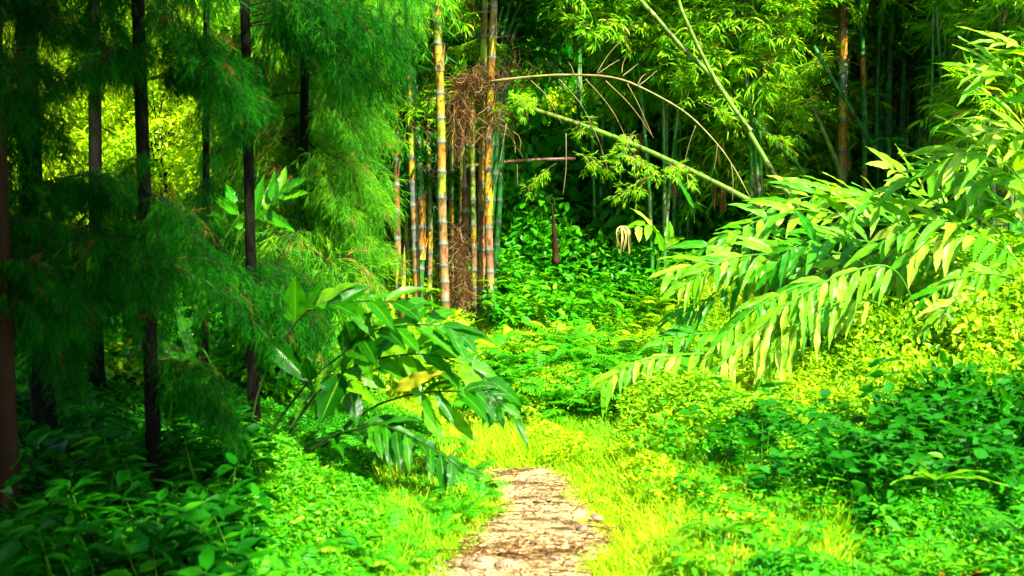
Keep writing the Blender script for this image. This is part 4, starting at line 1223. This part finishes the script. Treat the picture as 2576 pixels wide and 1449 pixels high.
g1 = thing('ginger_plant', 'large dark green broad leaved plant fanning right from the foot of the black trunk', 'ginger plant', at(640, 1210, 6.5))
G1L = 0.36
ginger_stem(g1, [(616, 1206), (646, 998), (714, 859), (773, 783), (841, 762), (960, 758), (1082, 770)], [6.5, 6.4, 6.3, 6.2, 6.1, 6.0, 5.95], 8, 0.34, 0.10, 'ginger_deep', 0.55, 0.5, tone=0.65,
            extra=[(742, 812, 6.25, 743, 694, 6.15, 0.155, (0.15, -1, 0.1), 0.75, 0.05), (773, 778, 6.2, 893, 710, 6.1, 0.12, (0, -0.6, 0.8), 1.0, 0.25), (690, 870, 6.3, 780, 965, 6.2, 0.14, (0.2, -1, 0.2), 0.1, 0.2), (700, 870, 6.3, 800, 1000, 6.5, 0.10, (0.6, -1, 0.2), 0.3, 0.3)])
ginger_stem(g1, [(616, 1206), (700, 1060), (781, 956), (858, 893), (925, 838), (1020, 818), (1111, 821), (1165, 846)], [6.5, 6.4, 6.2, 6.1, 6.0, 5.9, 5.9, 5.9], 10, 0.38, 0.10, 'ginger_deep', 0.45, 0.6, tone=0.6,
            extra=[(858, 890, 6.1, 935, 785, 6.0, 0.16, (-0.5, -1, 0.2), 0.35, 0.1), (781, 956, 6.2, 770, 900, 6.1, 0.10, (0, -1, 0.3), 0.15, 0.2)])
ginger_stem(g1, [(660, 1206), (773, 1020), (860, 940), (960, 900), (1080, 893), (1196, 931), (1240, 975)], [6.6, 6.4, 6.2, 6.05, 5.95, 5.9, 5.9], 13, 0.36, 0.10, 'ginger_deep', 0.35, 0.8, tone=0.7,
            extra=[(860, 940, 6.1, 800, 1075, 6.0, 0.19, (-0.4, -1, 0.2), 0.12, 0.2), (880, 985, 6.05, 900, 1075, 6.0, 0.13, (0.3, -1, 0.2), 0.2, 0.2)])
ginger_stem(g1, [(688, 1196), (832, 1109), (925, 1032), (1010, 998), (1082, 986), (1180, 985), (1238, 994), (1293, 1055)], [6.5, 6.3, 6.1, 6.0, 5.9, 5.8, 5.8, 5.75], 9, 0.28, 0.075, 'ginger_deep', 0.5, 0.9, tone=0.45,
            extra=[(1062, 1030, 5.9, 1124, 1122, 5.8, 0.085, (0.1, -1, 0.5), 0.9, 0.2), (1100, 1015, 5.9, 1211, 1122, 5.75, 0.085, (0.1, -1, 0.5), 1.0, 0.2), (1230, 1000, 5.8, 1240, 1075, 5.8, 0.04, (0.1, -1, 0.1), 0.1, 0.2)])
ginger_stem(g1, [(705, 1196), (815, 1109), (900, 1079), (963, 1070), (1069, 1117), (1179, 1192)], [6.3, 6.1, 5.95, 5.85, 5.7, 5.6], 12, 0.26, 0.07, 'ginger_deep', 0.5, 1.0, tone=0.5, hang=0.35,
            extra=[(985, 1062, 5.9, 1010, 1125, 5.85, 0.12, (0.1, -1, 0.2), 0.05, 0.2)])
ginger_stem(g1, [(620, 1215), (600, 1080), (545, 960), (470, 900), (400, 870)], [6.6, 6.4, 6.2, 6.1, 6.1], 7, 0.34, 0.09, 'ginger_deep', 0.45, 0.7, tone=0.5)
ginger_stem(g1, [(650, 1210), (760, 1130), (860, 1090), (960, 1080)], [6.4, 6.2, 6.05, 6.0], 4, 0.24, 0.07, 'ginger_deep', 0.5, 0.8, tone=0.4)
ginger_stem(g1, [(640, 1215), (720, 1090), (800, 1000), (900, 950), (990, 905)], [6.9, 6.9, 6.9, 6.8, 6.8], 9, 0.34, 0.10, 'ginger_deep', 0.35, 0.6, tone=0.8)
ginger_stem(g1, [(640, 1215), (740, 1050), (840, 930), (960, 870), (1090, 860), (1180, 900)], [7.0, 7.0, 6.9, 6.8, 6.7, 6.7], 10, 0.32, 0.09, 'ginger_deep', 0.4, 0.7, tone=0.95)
B = np.array(g1.location)
la = Acc(); a, b = at(993, 985, 5.85), at(1125, 925, 5.75)
big_leaf(la, a - B, (b - a) + [0, 0, 0.05], (0.1, -1, 0.5), 0.32, 0.085, 0.4, 0.5, wave=0.22)
la.obj('yellow_leaf', [M['ginger_yellow']], g1)['label'] = 'curled yellow leaf with a brown edge'

# right bank ginger plants
def rg(label, loc_px, Yb, stems, group='light broad leaved plants on the right bank'):
    p = at(loc_px[0], loc_px[1], Yb)
    p[2] = float(HT(p[0], p[1]))
    g = thing('ginger_plant', label, 'ginger plant', p, group)
    for (pts, Ys, n, L, Wd, kw) in stems:
        kw = dict(kw); kw.setdefault('smat', 'stem_green'); kw.setdefault('tone', 0.6)
        mat = kw.pop('mat', 'ginger_light')
        ginger_stem(g, pts, Ys, n, L, Wd, mat, **kw)
    return g


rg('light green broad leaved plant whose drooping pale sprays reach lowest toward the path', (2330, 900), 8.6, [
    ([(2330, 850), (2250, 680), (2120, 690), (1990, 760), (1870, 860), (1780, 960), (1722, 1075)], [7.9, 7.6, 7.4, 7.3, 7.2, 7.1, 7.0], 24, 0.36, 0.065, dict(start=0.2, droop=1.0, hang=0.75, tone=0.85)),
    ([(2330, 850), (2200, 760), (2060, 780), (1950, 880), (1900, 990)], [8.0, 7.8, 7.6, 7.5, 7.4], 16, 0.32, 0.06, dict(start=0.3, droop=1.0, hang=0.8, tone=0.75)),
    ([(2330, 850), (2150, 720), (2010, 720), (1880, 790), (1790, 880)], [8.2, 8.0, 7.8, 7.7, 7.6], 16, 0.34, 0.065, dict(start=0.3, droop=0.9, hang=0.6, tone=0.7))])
rg('light broad leaved plant with one low spray of ragged pale leaves over the grass', (2080, 900), 8.9, [
    ([(2080, 930), (1950, 890), (1800, 890), (1680, 895), (1580, 920), (1500, 985)], [8.0, 7.8, 7.7, 7.6, 7.5, 7.4], 17, 0.30, 0.06, dict(start=0.35, droop=1.0, hang=0.45, tone=0.85)),
    ([(2080, 930), (1900, 850), (1750, 840), (1650, 870)], [8.9, 8.7, 8.6, 8.5], 9, 0.28, 0.07, dict(start=0.4, droop=0.9, hang=0.3, tone=0.3))])
rg('broad leaved plant pointing its fresh sprays level to the left above the drooping ones', (2300, 760), 9.4, [
    ([(2300, 800), (2150, 650), (1980, 640), (1820, 650), (1660, 690)], [9.2, 9.0, 8.8, 8.7, 8.6], 15, 0.40, 0.09, dict(start=0.3, droop=0.6, hang=0.1, tone=0.65)),
    ([(2300, 800), (2130, 610), (1980, 600), (1850, 590), (1740, 640)], [9.4, 9.2, 9.1, 9.0, 9.0], 12, 0.40, 0.09, dict(start=0.3, droop=0.6, hang=0.1, tone=0.45)),
    ([(2300, 800), (2080, 650), (1900, 680), (1770, 760), (1690, 800)], [9.3, 9.1, 9.0, 8.9, 8.8], 12, 0.34, 0.08, dict(start=0.35, droop=0.8, hang=0.3, tone=0.4))])
rg('broad leaved plant with sprays fanning toward the leaning bamboo canes', (2400, 740), 9.6, [
    ([(2400, 780), (2280, 590), (2120, 540), (1960, 540), (1800, 600)], [9.5, 9.3, 9.2, 9.1, 9.0], 15, 0.42, 0.09, dict(start=0.25, droop=0.6, tone=0.6)),
    ([(2400, 780), (2260, 560), (2130, 490), (2010, 500), (1920, 530)], [9.8, 9.6, 9.5, 9.4, 9.4], 12, 0.42, 0.09, dict(start=0.3, droop=0.5, tone=0.7)),
    ([(2400, 780), (2320, 600), (2200, 520), (2090, 470), (1990, 470)], [10, 9.8, 9.7, 9.6, 9.6], 11, 0.42, 0.10, dict(start=0.3, droop=0.5, tone=0.8)),
    ([(2380, 780), (2260, 640), (2120, 600), (2000, 620), (1930, 690)], [9.0, 8.8, 8.6, 8.5, 8.5], 12, 0.36, 0.10, dict(start=0.3, droop=0.6, tone=0.25))])
rg('tall broad leaved plant leaning in from the right edge with big bright leaves', (2620, 700), 8.2, [
    ([(2640, 760), (2600, 520), (2520, 400), (2430, 380), (2370, 420)], [8.2, 8.0, 7.8, 7.7, 7.7], 12, 0.42, 0.10, dict(start=0.2, droop=0.6, tone=0.8)),
    ([(2640, 760), (2560, 560), (2460, 480), (2350, 440), (2250, 470)], [8.4, 8.2, 8.1, 8.0, 8.0], 13, 0.42, 0.10, dict(start=0.2, droop=0.6, tone=0.7)),
    ([(2600, 760), (2520, 600), (2420, 560), (2300, 560), (2200, 620)], [8.2, 8.0, 7.9, 7.9, 7.9], 13, 0.40, 0.10, dict(start=0.2, droop=0.6, tone=0.7)),
    ([(2700, 700), (2680, 400), (2620, 260), (2540, 190), (2450, 185)], [7.8, 7.6, 7.5, 7.4, 7.4], 9, 0.42, 0.09, dict(start=0.4, droop=0.4, tone=0.7)),
    ([(2720, 700), (2700, 300), (2640, 180), (2570, 120), (2500, 105)], [7.8, 7.6, 7.5, 7.4, 7.4], 7, 0.40, 0.08, dict(start=0.5, droop=0.4, tone=0.8)),
    ([(2700, 700), (2640, 420), (2560, 330), (2470, 330)], [8.0, 7.9, 7.8, 7.8], 9, 0.38, 0.08, dict(start=0.3, droop=0.5, tone=0.95))])
rg('broad leaved plant massed highest in the middle of the light leaved bank', (2480, 740), 9.0, [
    ([(2480, 760), (2380, 560), (2260, 500), (2160, 520), (2080, 580)], [9.2, 9.0, 8.9, 8.8, 8.8], 13, 0.38, 0.09, dict(start=0.25, droop=0.6, tone=0.75)),
    ([(2480, 760), (2340, 640), (2200, 640), (2080, 680), (2000, 740)], [8.8, 8.6, 8.5, 8.4, 8.4], 14, 0.34, 0.08, dict(start=0.25, droop=0.8, hang=0.4, tone=0.7)),
    ([(2500, 760), (2450, 620), (2360, 520), (2290, 450), (2230, 420)], [9.0, 8.9, 8.8, 8.8, 8.8], 10, 0.38, 0.09, dict(start=0.3, droop=0.5, tone=0.85)),
    ([(2500, 760), (2420, 660), (2330, 640), (2240, 690), (2180, 760)], [8.5, 8.3, 8.2, 8.1, 8.1], 13, 0.34, 0.07, dict(start=0.25, droop=0.9, hang=0.5, tone=0.8))])
rg('broad leaved plant bushing out low at the right edge under the big bright leaves', (2600, 800), 8.0, [
    ([(2620, 800), (2560, 660), (2470, 600), (2370, 600), (2280, 650)], [8.0, 7.9, 7.8, 7.8, 7.8], 12, 0.34, 0.09, dict(start=0.2, droop=0.7, hang=0.2, tone=0.8)),
    ([(2620, 800), (2580, 720), (2500, 690), (2410, 700), (2330, 750)], [7.8, 7.7, 7.6, 7.6, 7.6], 12, 0.30, 0.08, dict(start=0.2, droop=0.8, hang=0.3, tone=0.7)),
    ([(2640, 760), (2620, 640), (2570, 560), (2500, 520), (2420, 520)], [8.3, 8.2, 8.1, 8.1, 8.1], 11, 0.36, 0.10, dict(start=0.2, droop=0.6, tone=0.6)),
    ([(2560, 800), (2480, 740), (2400, 760), (2330, 830)], [7.6, 7.5, 7.4, 7.4], 10, 0.26, 0.07, dict(start=0.25, droop=0.9, hang=0.4, tone=0.9)),
    ([(2640, 700), (2600, 500), (2540, 440), (2470, 440), (2400, 480)], [8.0, 7.9, 7.9, 7.9, 7.9], 11, 0.36, 0.10, dict(start=0.2, droop=0.6, tone=0.75))])
rg('broad leaved plant whose thin sprays hang between the two drooping pale ones', (2180, 880), 8.6, [
    ([(2180, 880), (2080, 740), (1960, 740), (1850, 800), (1760, 900)], [8.3, 8.1, 8.0, 7.9, 7.8], 15, 0.30, 0.06, dict(start=0.25, droop=0.9, hang=0.6, tone=0.6)),
    ([(2180, 880), (2060, 680), (1920, 640), (1790, 670), (1690, 740)], [8.8, 8.7, 8.6, 8.5, 8.5], 15, 0.34, 0.07, dict(start=0.25, droop=0.7, hang=0.2, tone=0.7)),
    ([(2180, 880), (2120, 780), (2040, 800), (1980, 880), (1940, 950)], [8.0, 7.9, 7.8, 7.7, 7.7], 12, 0.28, 0.06, dict(start=0.2, droop=1.0, hang=0.7, tone=0.8))])
rg('small lone plant with few round yellow green leaves before the dark bank', (1640, 760), 10.5, [
    ([(1640, 730), (1655, 640), (1640, 570), (1570, 575)], [10.5, 10.4, 10.3, 10.2], 5, 0.24, 0.10, dict(start=0.5, droop=0.9, hang=0.4, tone=0.7)),
    ([(1640, 730), (1665, 640), (1690, 600)], [10.5, 10.4, 10.4], 3, 0.22, 0.09, dict(start=0.6, droop=0.5, tone=0.6))], group=None)
ds = dead_strips('withered cream coloured leaf strips hanging on the small lone plant before the dark bank', 1565, 568, 645, 5, 18, 10.1, 9)
# a few big leaves left of centre in the light
rg('broad green leaved plant half hidden by the feathery boughs left of centre', (600, 700), 9.0, [
    ([(560, 760), (600, 600), (680, 520), (720, 470)], [8.8, 8.6, 8.5, 8.5], 6, 0.34, 0.12, dict(start=0.4, droop=0.6, tone=0.3, mat='ginger_light')),
    ([(560, 760), (560, 620), (600, 540), (560, 500)], [8.8, 8.7, 8.6, 8.6], 3, 0.32, 0.11, dict(start=0.4, droop=0.6, tone=0.3, mat='ginger_light')),
    ([(640, 760), (600, 680), (640, 620), (660, 600)], [8.8, 8.7, 8.6, 8.6], 3, 0.3, 0.10, dict(start=0.4, droop=0.6, tone=0.3, mat='ginger_light'))], group=None)

# ------------------------------------------------------------------ background trees
def bg_tree(label, px, Y, zc, s, lib, group='trees of the background wood'):
    x = (px - W0 / 2) / F0 * Y
    z0 = float(HT(x, Y))
    t = thing('tree', label, 'tree', (x, Y, z0), group)
    acc = Acc(); k = np.linspace(0, 1, 10)
    tube(acc, np.stack([0.1 * np.sin(3 * k), 0 * k, k * (zc - z0)], 1), 0.10 * (1 - 0.5 * k), 8)
    acc.obj('trunk', M['bark_dark'], t)
    put('crown', random.choice(lib), t, (x, Y, zc), (0, 0, random.uniform(0, 6.28)), (s, s, s * random.uniform(0.9, 1.25)))
    return t


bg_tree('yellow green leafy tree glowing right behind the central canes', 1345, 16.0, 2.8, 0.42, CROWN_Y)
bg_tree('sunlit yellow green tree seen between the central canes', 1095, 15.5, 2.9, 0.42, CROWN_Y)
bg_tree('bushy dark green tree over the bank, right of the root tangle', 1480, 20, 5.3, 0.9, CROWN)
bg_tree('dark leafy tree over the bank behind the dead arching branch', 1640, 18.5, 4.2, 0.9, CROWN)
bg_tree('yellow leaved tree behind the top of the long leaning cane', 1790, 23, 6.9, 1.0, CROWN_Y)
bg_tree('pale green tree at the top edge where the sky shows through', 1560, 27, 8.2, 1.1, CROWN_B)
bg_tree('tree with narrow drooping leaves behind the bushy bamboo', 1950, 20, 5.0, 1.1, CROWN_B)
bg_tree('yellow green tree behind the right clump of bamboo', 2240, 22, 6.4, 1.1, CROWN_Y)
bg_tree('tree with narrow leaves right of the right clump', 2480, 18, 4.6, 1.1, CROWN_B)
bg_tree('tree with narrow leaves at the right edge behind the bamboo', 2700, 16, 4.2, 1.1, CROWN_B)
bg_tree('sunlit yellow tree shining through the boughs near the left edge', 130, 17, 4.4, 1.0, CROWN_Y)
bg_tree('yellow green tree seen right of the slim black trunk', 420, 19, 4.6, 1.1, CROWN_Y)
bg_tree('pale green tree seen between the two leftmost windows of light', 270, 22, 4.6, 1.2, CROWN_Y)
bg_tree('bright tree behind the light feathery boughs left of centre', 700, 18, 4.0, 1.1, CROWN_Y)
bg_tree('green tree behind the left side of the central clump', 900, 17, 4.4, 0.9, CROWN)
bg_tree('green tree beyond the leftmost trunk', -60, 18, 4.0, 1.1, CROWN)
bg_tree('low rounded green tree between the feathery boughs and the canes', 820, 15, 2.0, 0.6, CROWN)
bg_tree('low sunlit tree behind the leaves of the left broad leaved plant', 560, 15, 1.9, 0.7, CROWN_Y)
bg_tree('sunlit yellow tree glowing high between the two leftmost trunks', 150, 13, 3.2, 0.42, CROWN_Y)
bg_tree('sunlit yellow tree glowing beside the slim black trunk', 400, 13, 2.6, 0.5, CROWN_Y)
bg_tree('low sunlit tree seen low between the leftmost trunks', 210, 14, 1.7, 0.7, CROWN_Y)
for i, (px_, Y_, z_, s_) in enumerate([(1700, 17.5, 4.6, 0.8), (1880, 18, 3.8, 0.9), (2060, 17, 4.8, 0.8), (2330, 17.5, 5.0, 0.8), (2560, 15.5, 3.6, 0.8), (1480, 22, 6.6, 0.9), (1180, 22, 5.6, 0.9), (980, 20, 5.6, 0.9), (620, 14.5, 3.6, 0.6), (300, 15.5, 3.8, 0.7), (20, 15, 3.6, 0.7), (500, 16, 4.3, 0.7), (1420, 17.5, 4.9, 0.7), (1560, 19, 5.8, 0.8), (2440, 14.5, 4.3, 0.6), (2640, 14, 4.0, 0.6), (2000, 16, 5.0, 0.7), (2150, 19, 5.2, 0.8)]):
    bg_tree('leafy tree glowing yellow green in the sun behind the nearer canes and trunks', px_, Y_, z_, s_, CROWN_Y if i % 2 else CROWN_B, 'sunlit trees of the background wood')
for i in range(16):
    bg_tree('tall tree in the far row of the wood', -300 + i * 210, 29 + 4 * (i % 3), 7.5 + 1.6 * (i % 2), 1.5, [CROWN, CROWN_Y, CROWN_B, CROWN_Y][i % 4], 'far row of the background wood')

# ------------------------------------------------------------------ shrubs, ferns and herbs, one by one
def scatter(name, label, cat, group, meshes, n, px, Yr, s=(0.7, 1.2), zoff=-0.01, avoid=0.02, tilt=0.15, cond=None):
    made = 0; tries = 0
    while made < n and tries < n * 20:
        tries += 1
        Y = random.uniform(*Yr); a = random.uniform(*px)
        x = (a - W0 / 2) / F0 * Y
        if in_path(x, Y, avoid) or (cond and not cond(x, Y)):
            continue
        o = put(name, random.choice(meshes), None, (x, Y, float(HT(x, Y)) + zoff), (random.gauss(0, tilt), random.gauss(0, tilt), random.uniform(0, 6.28)), random.uniform(*s))
        tag(o, label, cat, group)
        made += 1


scatter('fern', 'feathery green fern in the bed between the dark trees and the path', 'fern', 'ferns left of the path', FERN, 118, (520, 1230), (4.0, 7.2), (0.4, 0.75), avoid=0.13)
scatter('fern', 'feathery green fern in the patch where the path ends', 'fern', 'ferns where the path bends away', FERN, 90, (1225, 1680), (7.6, 9.4), (0.8, 1.3))
scatter('fern', 'yellow green fern on the sunny slope before the bamboo', 'fern', 'ferns on the sunny slope', FERN_Y, 90, (1130, 1750), (9.0, 12.5), (0.8, 1.3))
scatter('herb', 'broad leaved weed in the dark bottom left corner', 'weed', 'weeds in the dark left corner', HERB_SHADED, 60, (-60, 620), (3.9, 6.2), (0.6, 1.1))
scatter('herb', 'fresh green weed on the bank right of the path', 'weed', 'green weeds right of the path', HERB, 105, (1640, 2680), (4.2, 7.0), (0.5, 0.95), avoid=0.3)
scatter('herb', 'yellow green weed on the upper right bank among the light broad leaves', 'weed', 'yellow weeds on the right bank', HERB_Y, 85, (1950, 2700), (6.6, 9.0), (0.5, 1.0), cond=lambda x, y: proj((x, y, float(HT(x, y)) + 0.3))[1] > 680)
scatter('herb', 'fresh green weed under the dark bank behind the bend', 'weed', 'weeds under the dark bank', HERB, 45, (1240, 1760), (11.5, 14.5), (1.1, 2.0))
scatter('shrub', 'leafy shrub at the foot of the dark bank', 'shrub', 'shrubs at the foot of the dark bank', SHRUB, 60, (1240, 2050), (13.6, 17.5), (0.9, 1.9))
scatter('shrub', 'tall dark bush in the tangled green wall behind the bamboo', 'shrub', 'dark bushes walling off the centre', SHRUB_D + SHRUB_D + SHRUB, 46, (1230, 1900), (15.0, 18.0), (1.6, 2.8))
scatter('shrub', 'yellow green shrub on the right bank behind the foreground seedlings', 'shrub', 'yellow shrubs on the right bank', SHRUB_Y, 36, (2050, 2780), (6.6, 8.6), (0.5, 0.85), cond=lambda x, y: proj((x, y, float(HT(x, y)) + 0.45))[1] > 640)
scatter('shrub', 'green shrub in the light beyond the black trunks', 'shrub', 'shrubs beyond the black trunks', SHRUB, 36, (-150, 900), (8.5, 12.5), (0.8, 1.5))
scatter('seedling', 'tall dark green seedling with oval leaves in the right foreground', 'seedling', 'seedlings in the right foreground', SEEDL, 34, (2150, 2720), (5.2, 6.4), (0.45, 0.85), tilt=0.1)
scatter('seedling', 'small dark seedling in front of the yellow grass right of the path', 'seedling', 'seedlings before the yellow grass', SEEDL, 14, (1850, 2200), (5.0, 6.2), (0.45, 0.8), tilt=0.1)
scatter('shrub', 'dark leafy shrub behind the right foreground seedlings', 'shrub', 'dark shrubs in the right foreground', SHRUB_D, 9, (2330, 2760), (5.9, 6.6), (0.5, 0.8))


def blade_rosette(label, px, py, Y, n, L, Wd, mat, up=0.6, group=None, name='rosette_plant', r=0.5, spread=None):
    p = at(px, py, Y)
    t = thing(name, label, 'plant', p, group)
    la = Acc()
    for k in range(n):
        az = k / n * 6.283 + random.uniform(-0.3, 0.3)
        d = np.array([math.cos(az), math.sin(az) * 0.8, up * random.uniform(0.5, 1.3)])
        big_leaf(la, (0, 0, 0), d, (0, 0, 1) if abs(d[2]) < 0.9 else (0.3, -1, 0), L * random.uniform(0.8, 1.15), Wd, float(np.clip(rng.normal(r, 0.15), 0, 1)), 0.7)
    la.obj('leaves', M[mat], t)
    z0 = float(HT(p[0], p[1]))
    if p[2] > z0:
        a = Acc(); tube(a, [(0, 0, z0 - p[2] - 0.02), (0.01, 0, (z0 - p[2]) / 2), (0, 0, 0)], 0.008, 6); a.obj('stem', M['stem_green'], t)
    return t


blade_rosette('star shaped plant with long pointed leaves in the right foreground', 2352, 1208, 5.1, 9, 0.30, 0.05, 'ginger_deep', 0.5, r=0.9)
blade_rosette('small star of pointed leaves at the right edge of the lower right weeds', 2560, 1330, 4.6, 7, 0.2, 0.04, 'ginger_deep', 0.4, r=0.7)
blade_rosette('palmate green leaf cluster in front of the dark canes of the right clump', 2238, 350, 11.6, 7, 0.22, 0.09, 'ginger_light', 0.1, r=0.1)
blade_rosette('leafy seedling with narrow pointed leaves right of the path bend', 1820, 1335, 4.7, 8, 0.17, 0.03, 'ginger_deep', 0.4, r=0.9)
blade_rosette('narrow leaved seedling close to the bottom, right of the path', 1700, 1375, 4.5, 7, 0.14, 0.028, 'ginger_deep', 0.5, r=0.9)
blade_rosette('hand shaped leaves of a small climber on the front yellow cane', 1085, 730, 11.3, 7, 0.16, 0.045, 'herb', 0.2, r=0.9)
t = thing('grass_blade', 'single long green blade standing over the dark bank', 'blade', at(1746, 525, 12.0)); la = Acc()
big_leaf(la, (0, 0, 0), at(1697, 432, 12.0) - at(1746, 525, 12.0), (0.2, -1, 0), 0.48, 0.055, 0.1, 0.1); la.obj('leaves', M['ginger_light'], t)

# small orange flowers low in the right corner
acc = Acc()
for k in range(7):
    az = k / 7 * 6.283
    emit(acc, T_OVATE, [[0, 0, 0.16]], [[math.cos(az), math.sin(az), 0.35]], [[0, 0, 1.0]], 0.020, 0.014, rng.random(), 0)
tube(acc, [(0, 0, 0), (0.005, 0, 0.08), (0, 0, 0.16)], 0.0015, 4, mi=1)
FL = acc.mesh('wildflower', [M['flower'], M['stem_green']])
scatter('wildflower', 'tiny orange flower among the weeds along the bottom right', 'flower', 'orange flowers at the bottom right', [FL], 40, (1800, 2620), (4.0, 4.6), (0.6, 0.9))

# leaf litter, pebbles and stones on the path
def on_path(n, lo=4.2, hi=6.7):
    y = rng.uniform(lo, hi, n)
    yl = np.interp(y, PL[:, 1], PL[:, 0]); yr = np.interp(y, PR[:, 1], PR[:, 0])
    u = rng.random(n)
    return yl + (yr - yl) * u, y


x1, y1 = on_path(130); x2, y2 = on_path(150, 4.3, 5.0)
x = np.concatenate([x1, x2]); y = np.concatenate([y1, y2]); n = len(x)
acc = Acc()
emit(acc, T_OVATE, np.stack([x, y, HT(x, y) + 0.040 + rng.uniform(0, 0.012, n)], 1), unit(rng.normal(size=(n, 3)) * [1, 1, 0.12]), unit(rng.normal(size=(n, 3)) * 0.35 + [0, 0, 1]), rng.uniform(0.012, 0.05, n), rng.uniform(0.003, 0.011, n), rng.random(n))
xd, yd = on_path(200, 4.80, 5.14); m_ = len(xd)
emit(acc, T_OVATE, np.stack([xd, yd, HT(xd, yd) + 0.036 + rng.uniform(0, 0.02, m_)], 1), unit(rng.normal(size=(m_, 3)) * [1, 0.5, 0.15]), unit(rng.normal(size=(m_, 3)) * 0.4 + [0, 0, 1]), rng.uniform(0.02, 0.07, m_), rng.uniform(0.004, 0.016, m_), rng.uniform(0, 0.45, m_))
xt, yt = on_path(46, 4.4, 6.5)
for a_, b_ in zip(xt, yt):
    an = rng.uniform(-1.0, 1.0); l_ = rng.uniform(0.03, 0.11); v_ = np.array([math.cos(an), math.sin(an), 0]) * l_
    p_ = np.array([a_, b_, float(HT(a_, b_)) + 0.036])
    tube(acc, [p_ - v_, p_ + [0, rng.normal() * 0.01, 0.008], p_ + v_], 0.0028, 4, r=rng.uniform(0, 0.4))
tag(acc.obj('leaf_litter', M['dry_leaf']), 'dry brown leaves and bits of bark strewn over the dirt path', 'leaf litter', kind='stuff')
acc = Acc()
x, y = on_path(600); n = 600
ic = np.array([[0, 0, 1], [1, 0, 0], [0, 1, 0], [-1, 0, 0], [0, -1, 0], [0, 0, -1.0]])
fc = np.array([[0, 1, 2], [0, 2, 3], [0, 3, 4], [0, 4, 1], [5, 2, 1], [5, 3, 2], [5, 4, 3], [5, 1, 4]])
sz = rng.uniform(0.003, 0.011, n)
V = (ic[None] * sz[:, None, None] * rng.uniform(0.6, 1.3, (n, 6, 1)) * [1, 1, 0.6] + np.stack([x, y, HT(x, y) + 0.032], 1)[:, None]).reshape(-1, 3)
acc.add(V, [(fc[None] + (np.arange(n) * 6)[:, None, None]).reshape(-1, 3)])
tag(acc.obj('gravel', M['stone']), 'small pebbles and crumbs of earth on the dirt path', 'gravel', kind='stuff')


def rock(seed, s, flat=0.55):
    g = np.random.default_rng(seed)
    acc = Acc(); nu, nv = 12, 7
    V = [[0, 0, s * flat]]
    ph = g.uniform(0, 6, 4)
    for j in range(1, nv):
        for i in range(nu):
            th = i / nu * 6.283; fi = j / nv * math.pi
            q = s * (1 + 0.16 * math.sin(2 * th + ph[0]) + 0.10 * math.sin(3 * th + 2 * fi + ph[1]) + g.normal() * 0.03)
            V.append([q * math.cos(th) * math.sin(fi), q * math.sin(th) * math.sin(fi), q * math.cos(fi) * flat])
    V.append([0, 0, -s * flat])
    F4 = [[1 + j * nu + i, 1 + j * nu + (i + 1) % nu, 1 + (j + 1) * nu + (i + 1) % nu, 1 + (j + 1) * nu + i] for j in range(nv - 2) for i in range(nu)]
    F3 = [[0, 1 + (i + 1) % nu, 1 + i] for i in range(nu)] + [[len(V) - 1, 1 + (nv - 2) * nu + i, 1 + (nv - 2) * nu + (i + 1) % nu] for i in range(nu)]
    acc.add(V, [np.array(F4), np.array(F3)])
    return acc.mesh('stone', [M['stone']])


ROCKS = [rock(i, 0.03) for i in range(4)]
for i, (a, b, s) in enumerate([(1210, 1425, 1.0), (1290, 1405, 0.9), (1395, 1420, 0.8), (1465, 1345, 1.1), (1320, 1345, 0.7), (1500, 1318, 1.0), (1260, 1440, 1.2), (1430, 1435, 0.9), (1350, 1275, 0.6), (1280, 1330, 0.6), (1440, 1380, 0.7), (1180, 1440, 1.2)]):
    p = gp(a, b); o = put('stone', ROCKS[i % 4], None, (p[0], p[1], p[2] + 0.032), (0, 0, i * 1.3), s)
    tag(o, 'small greyish stone bedded in the dirt path', 'stone', 'stones bedded in the path')

# ------------------------------------------------------------------ light
world = bpy.data.worlds.new('World'); scene.world = world
world.use_nodes = True
nt = world.node_tree; nt.nodes.clear()
out = nt.nodes.new('ShaderNodeOutputWorld'); bg = nt.nodes.new('ShaderNodeBackground'); sky = nt.nodes.new('ShaderNodeTexSky')
EL = math.asin(SUN[2]); AZ = math.atan2(SUN[0], SUN[1])
sky.sky_type = 'NISHITA'; sky.sun_disc = False; sky.sun_elevation = EL; sky.sun_rotation = AZ
bg.inputs[1].default_value = 0.10
nt.links.new(sky.outputs[0], bg.inputs[0]); nt.links.new(bg.outputs[0], out.inputs[0])
sd = bpy.data.lights.new('sun', 'SUN'); sd.energy = 4.6; sd.angle = R(0.5); sd.color = (1.0, 0.93, 0.78)
so = bpy.data.objects.new('sun', sd); col.objects.link(so)
so.rotation_euler = Vector(tuple(-SUN)).to_track_quat('-Z', 'Y').to_euler()
so.location = (5, 5, 20)

scene.view_settings.view_transform = 'Standard'
scene.view_settings.look = 'None'
scene.view_settings.exposure = 2.3
scene.view_settings.gamma = 1
c = scene.cycles
c.max_bounces = 6; c.diffuse_bounces = 4; c.glossy_bounces = 2; c.transmission_bounces = 2; c.transparent_max_bounces = 4
c.sample_clamp_indirect = 6
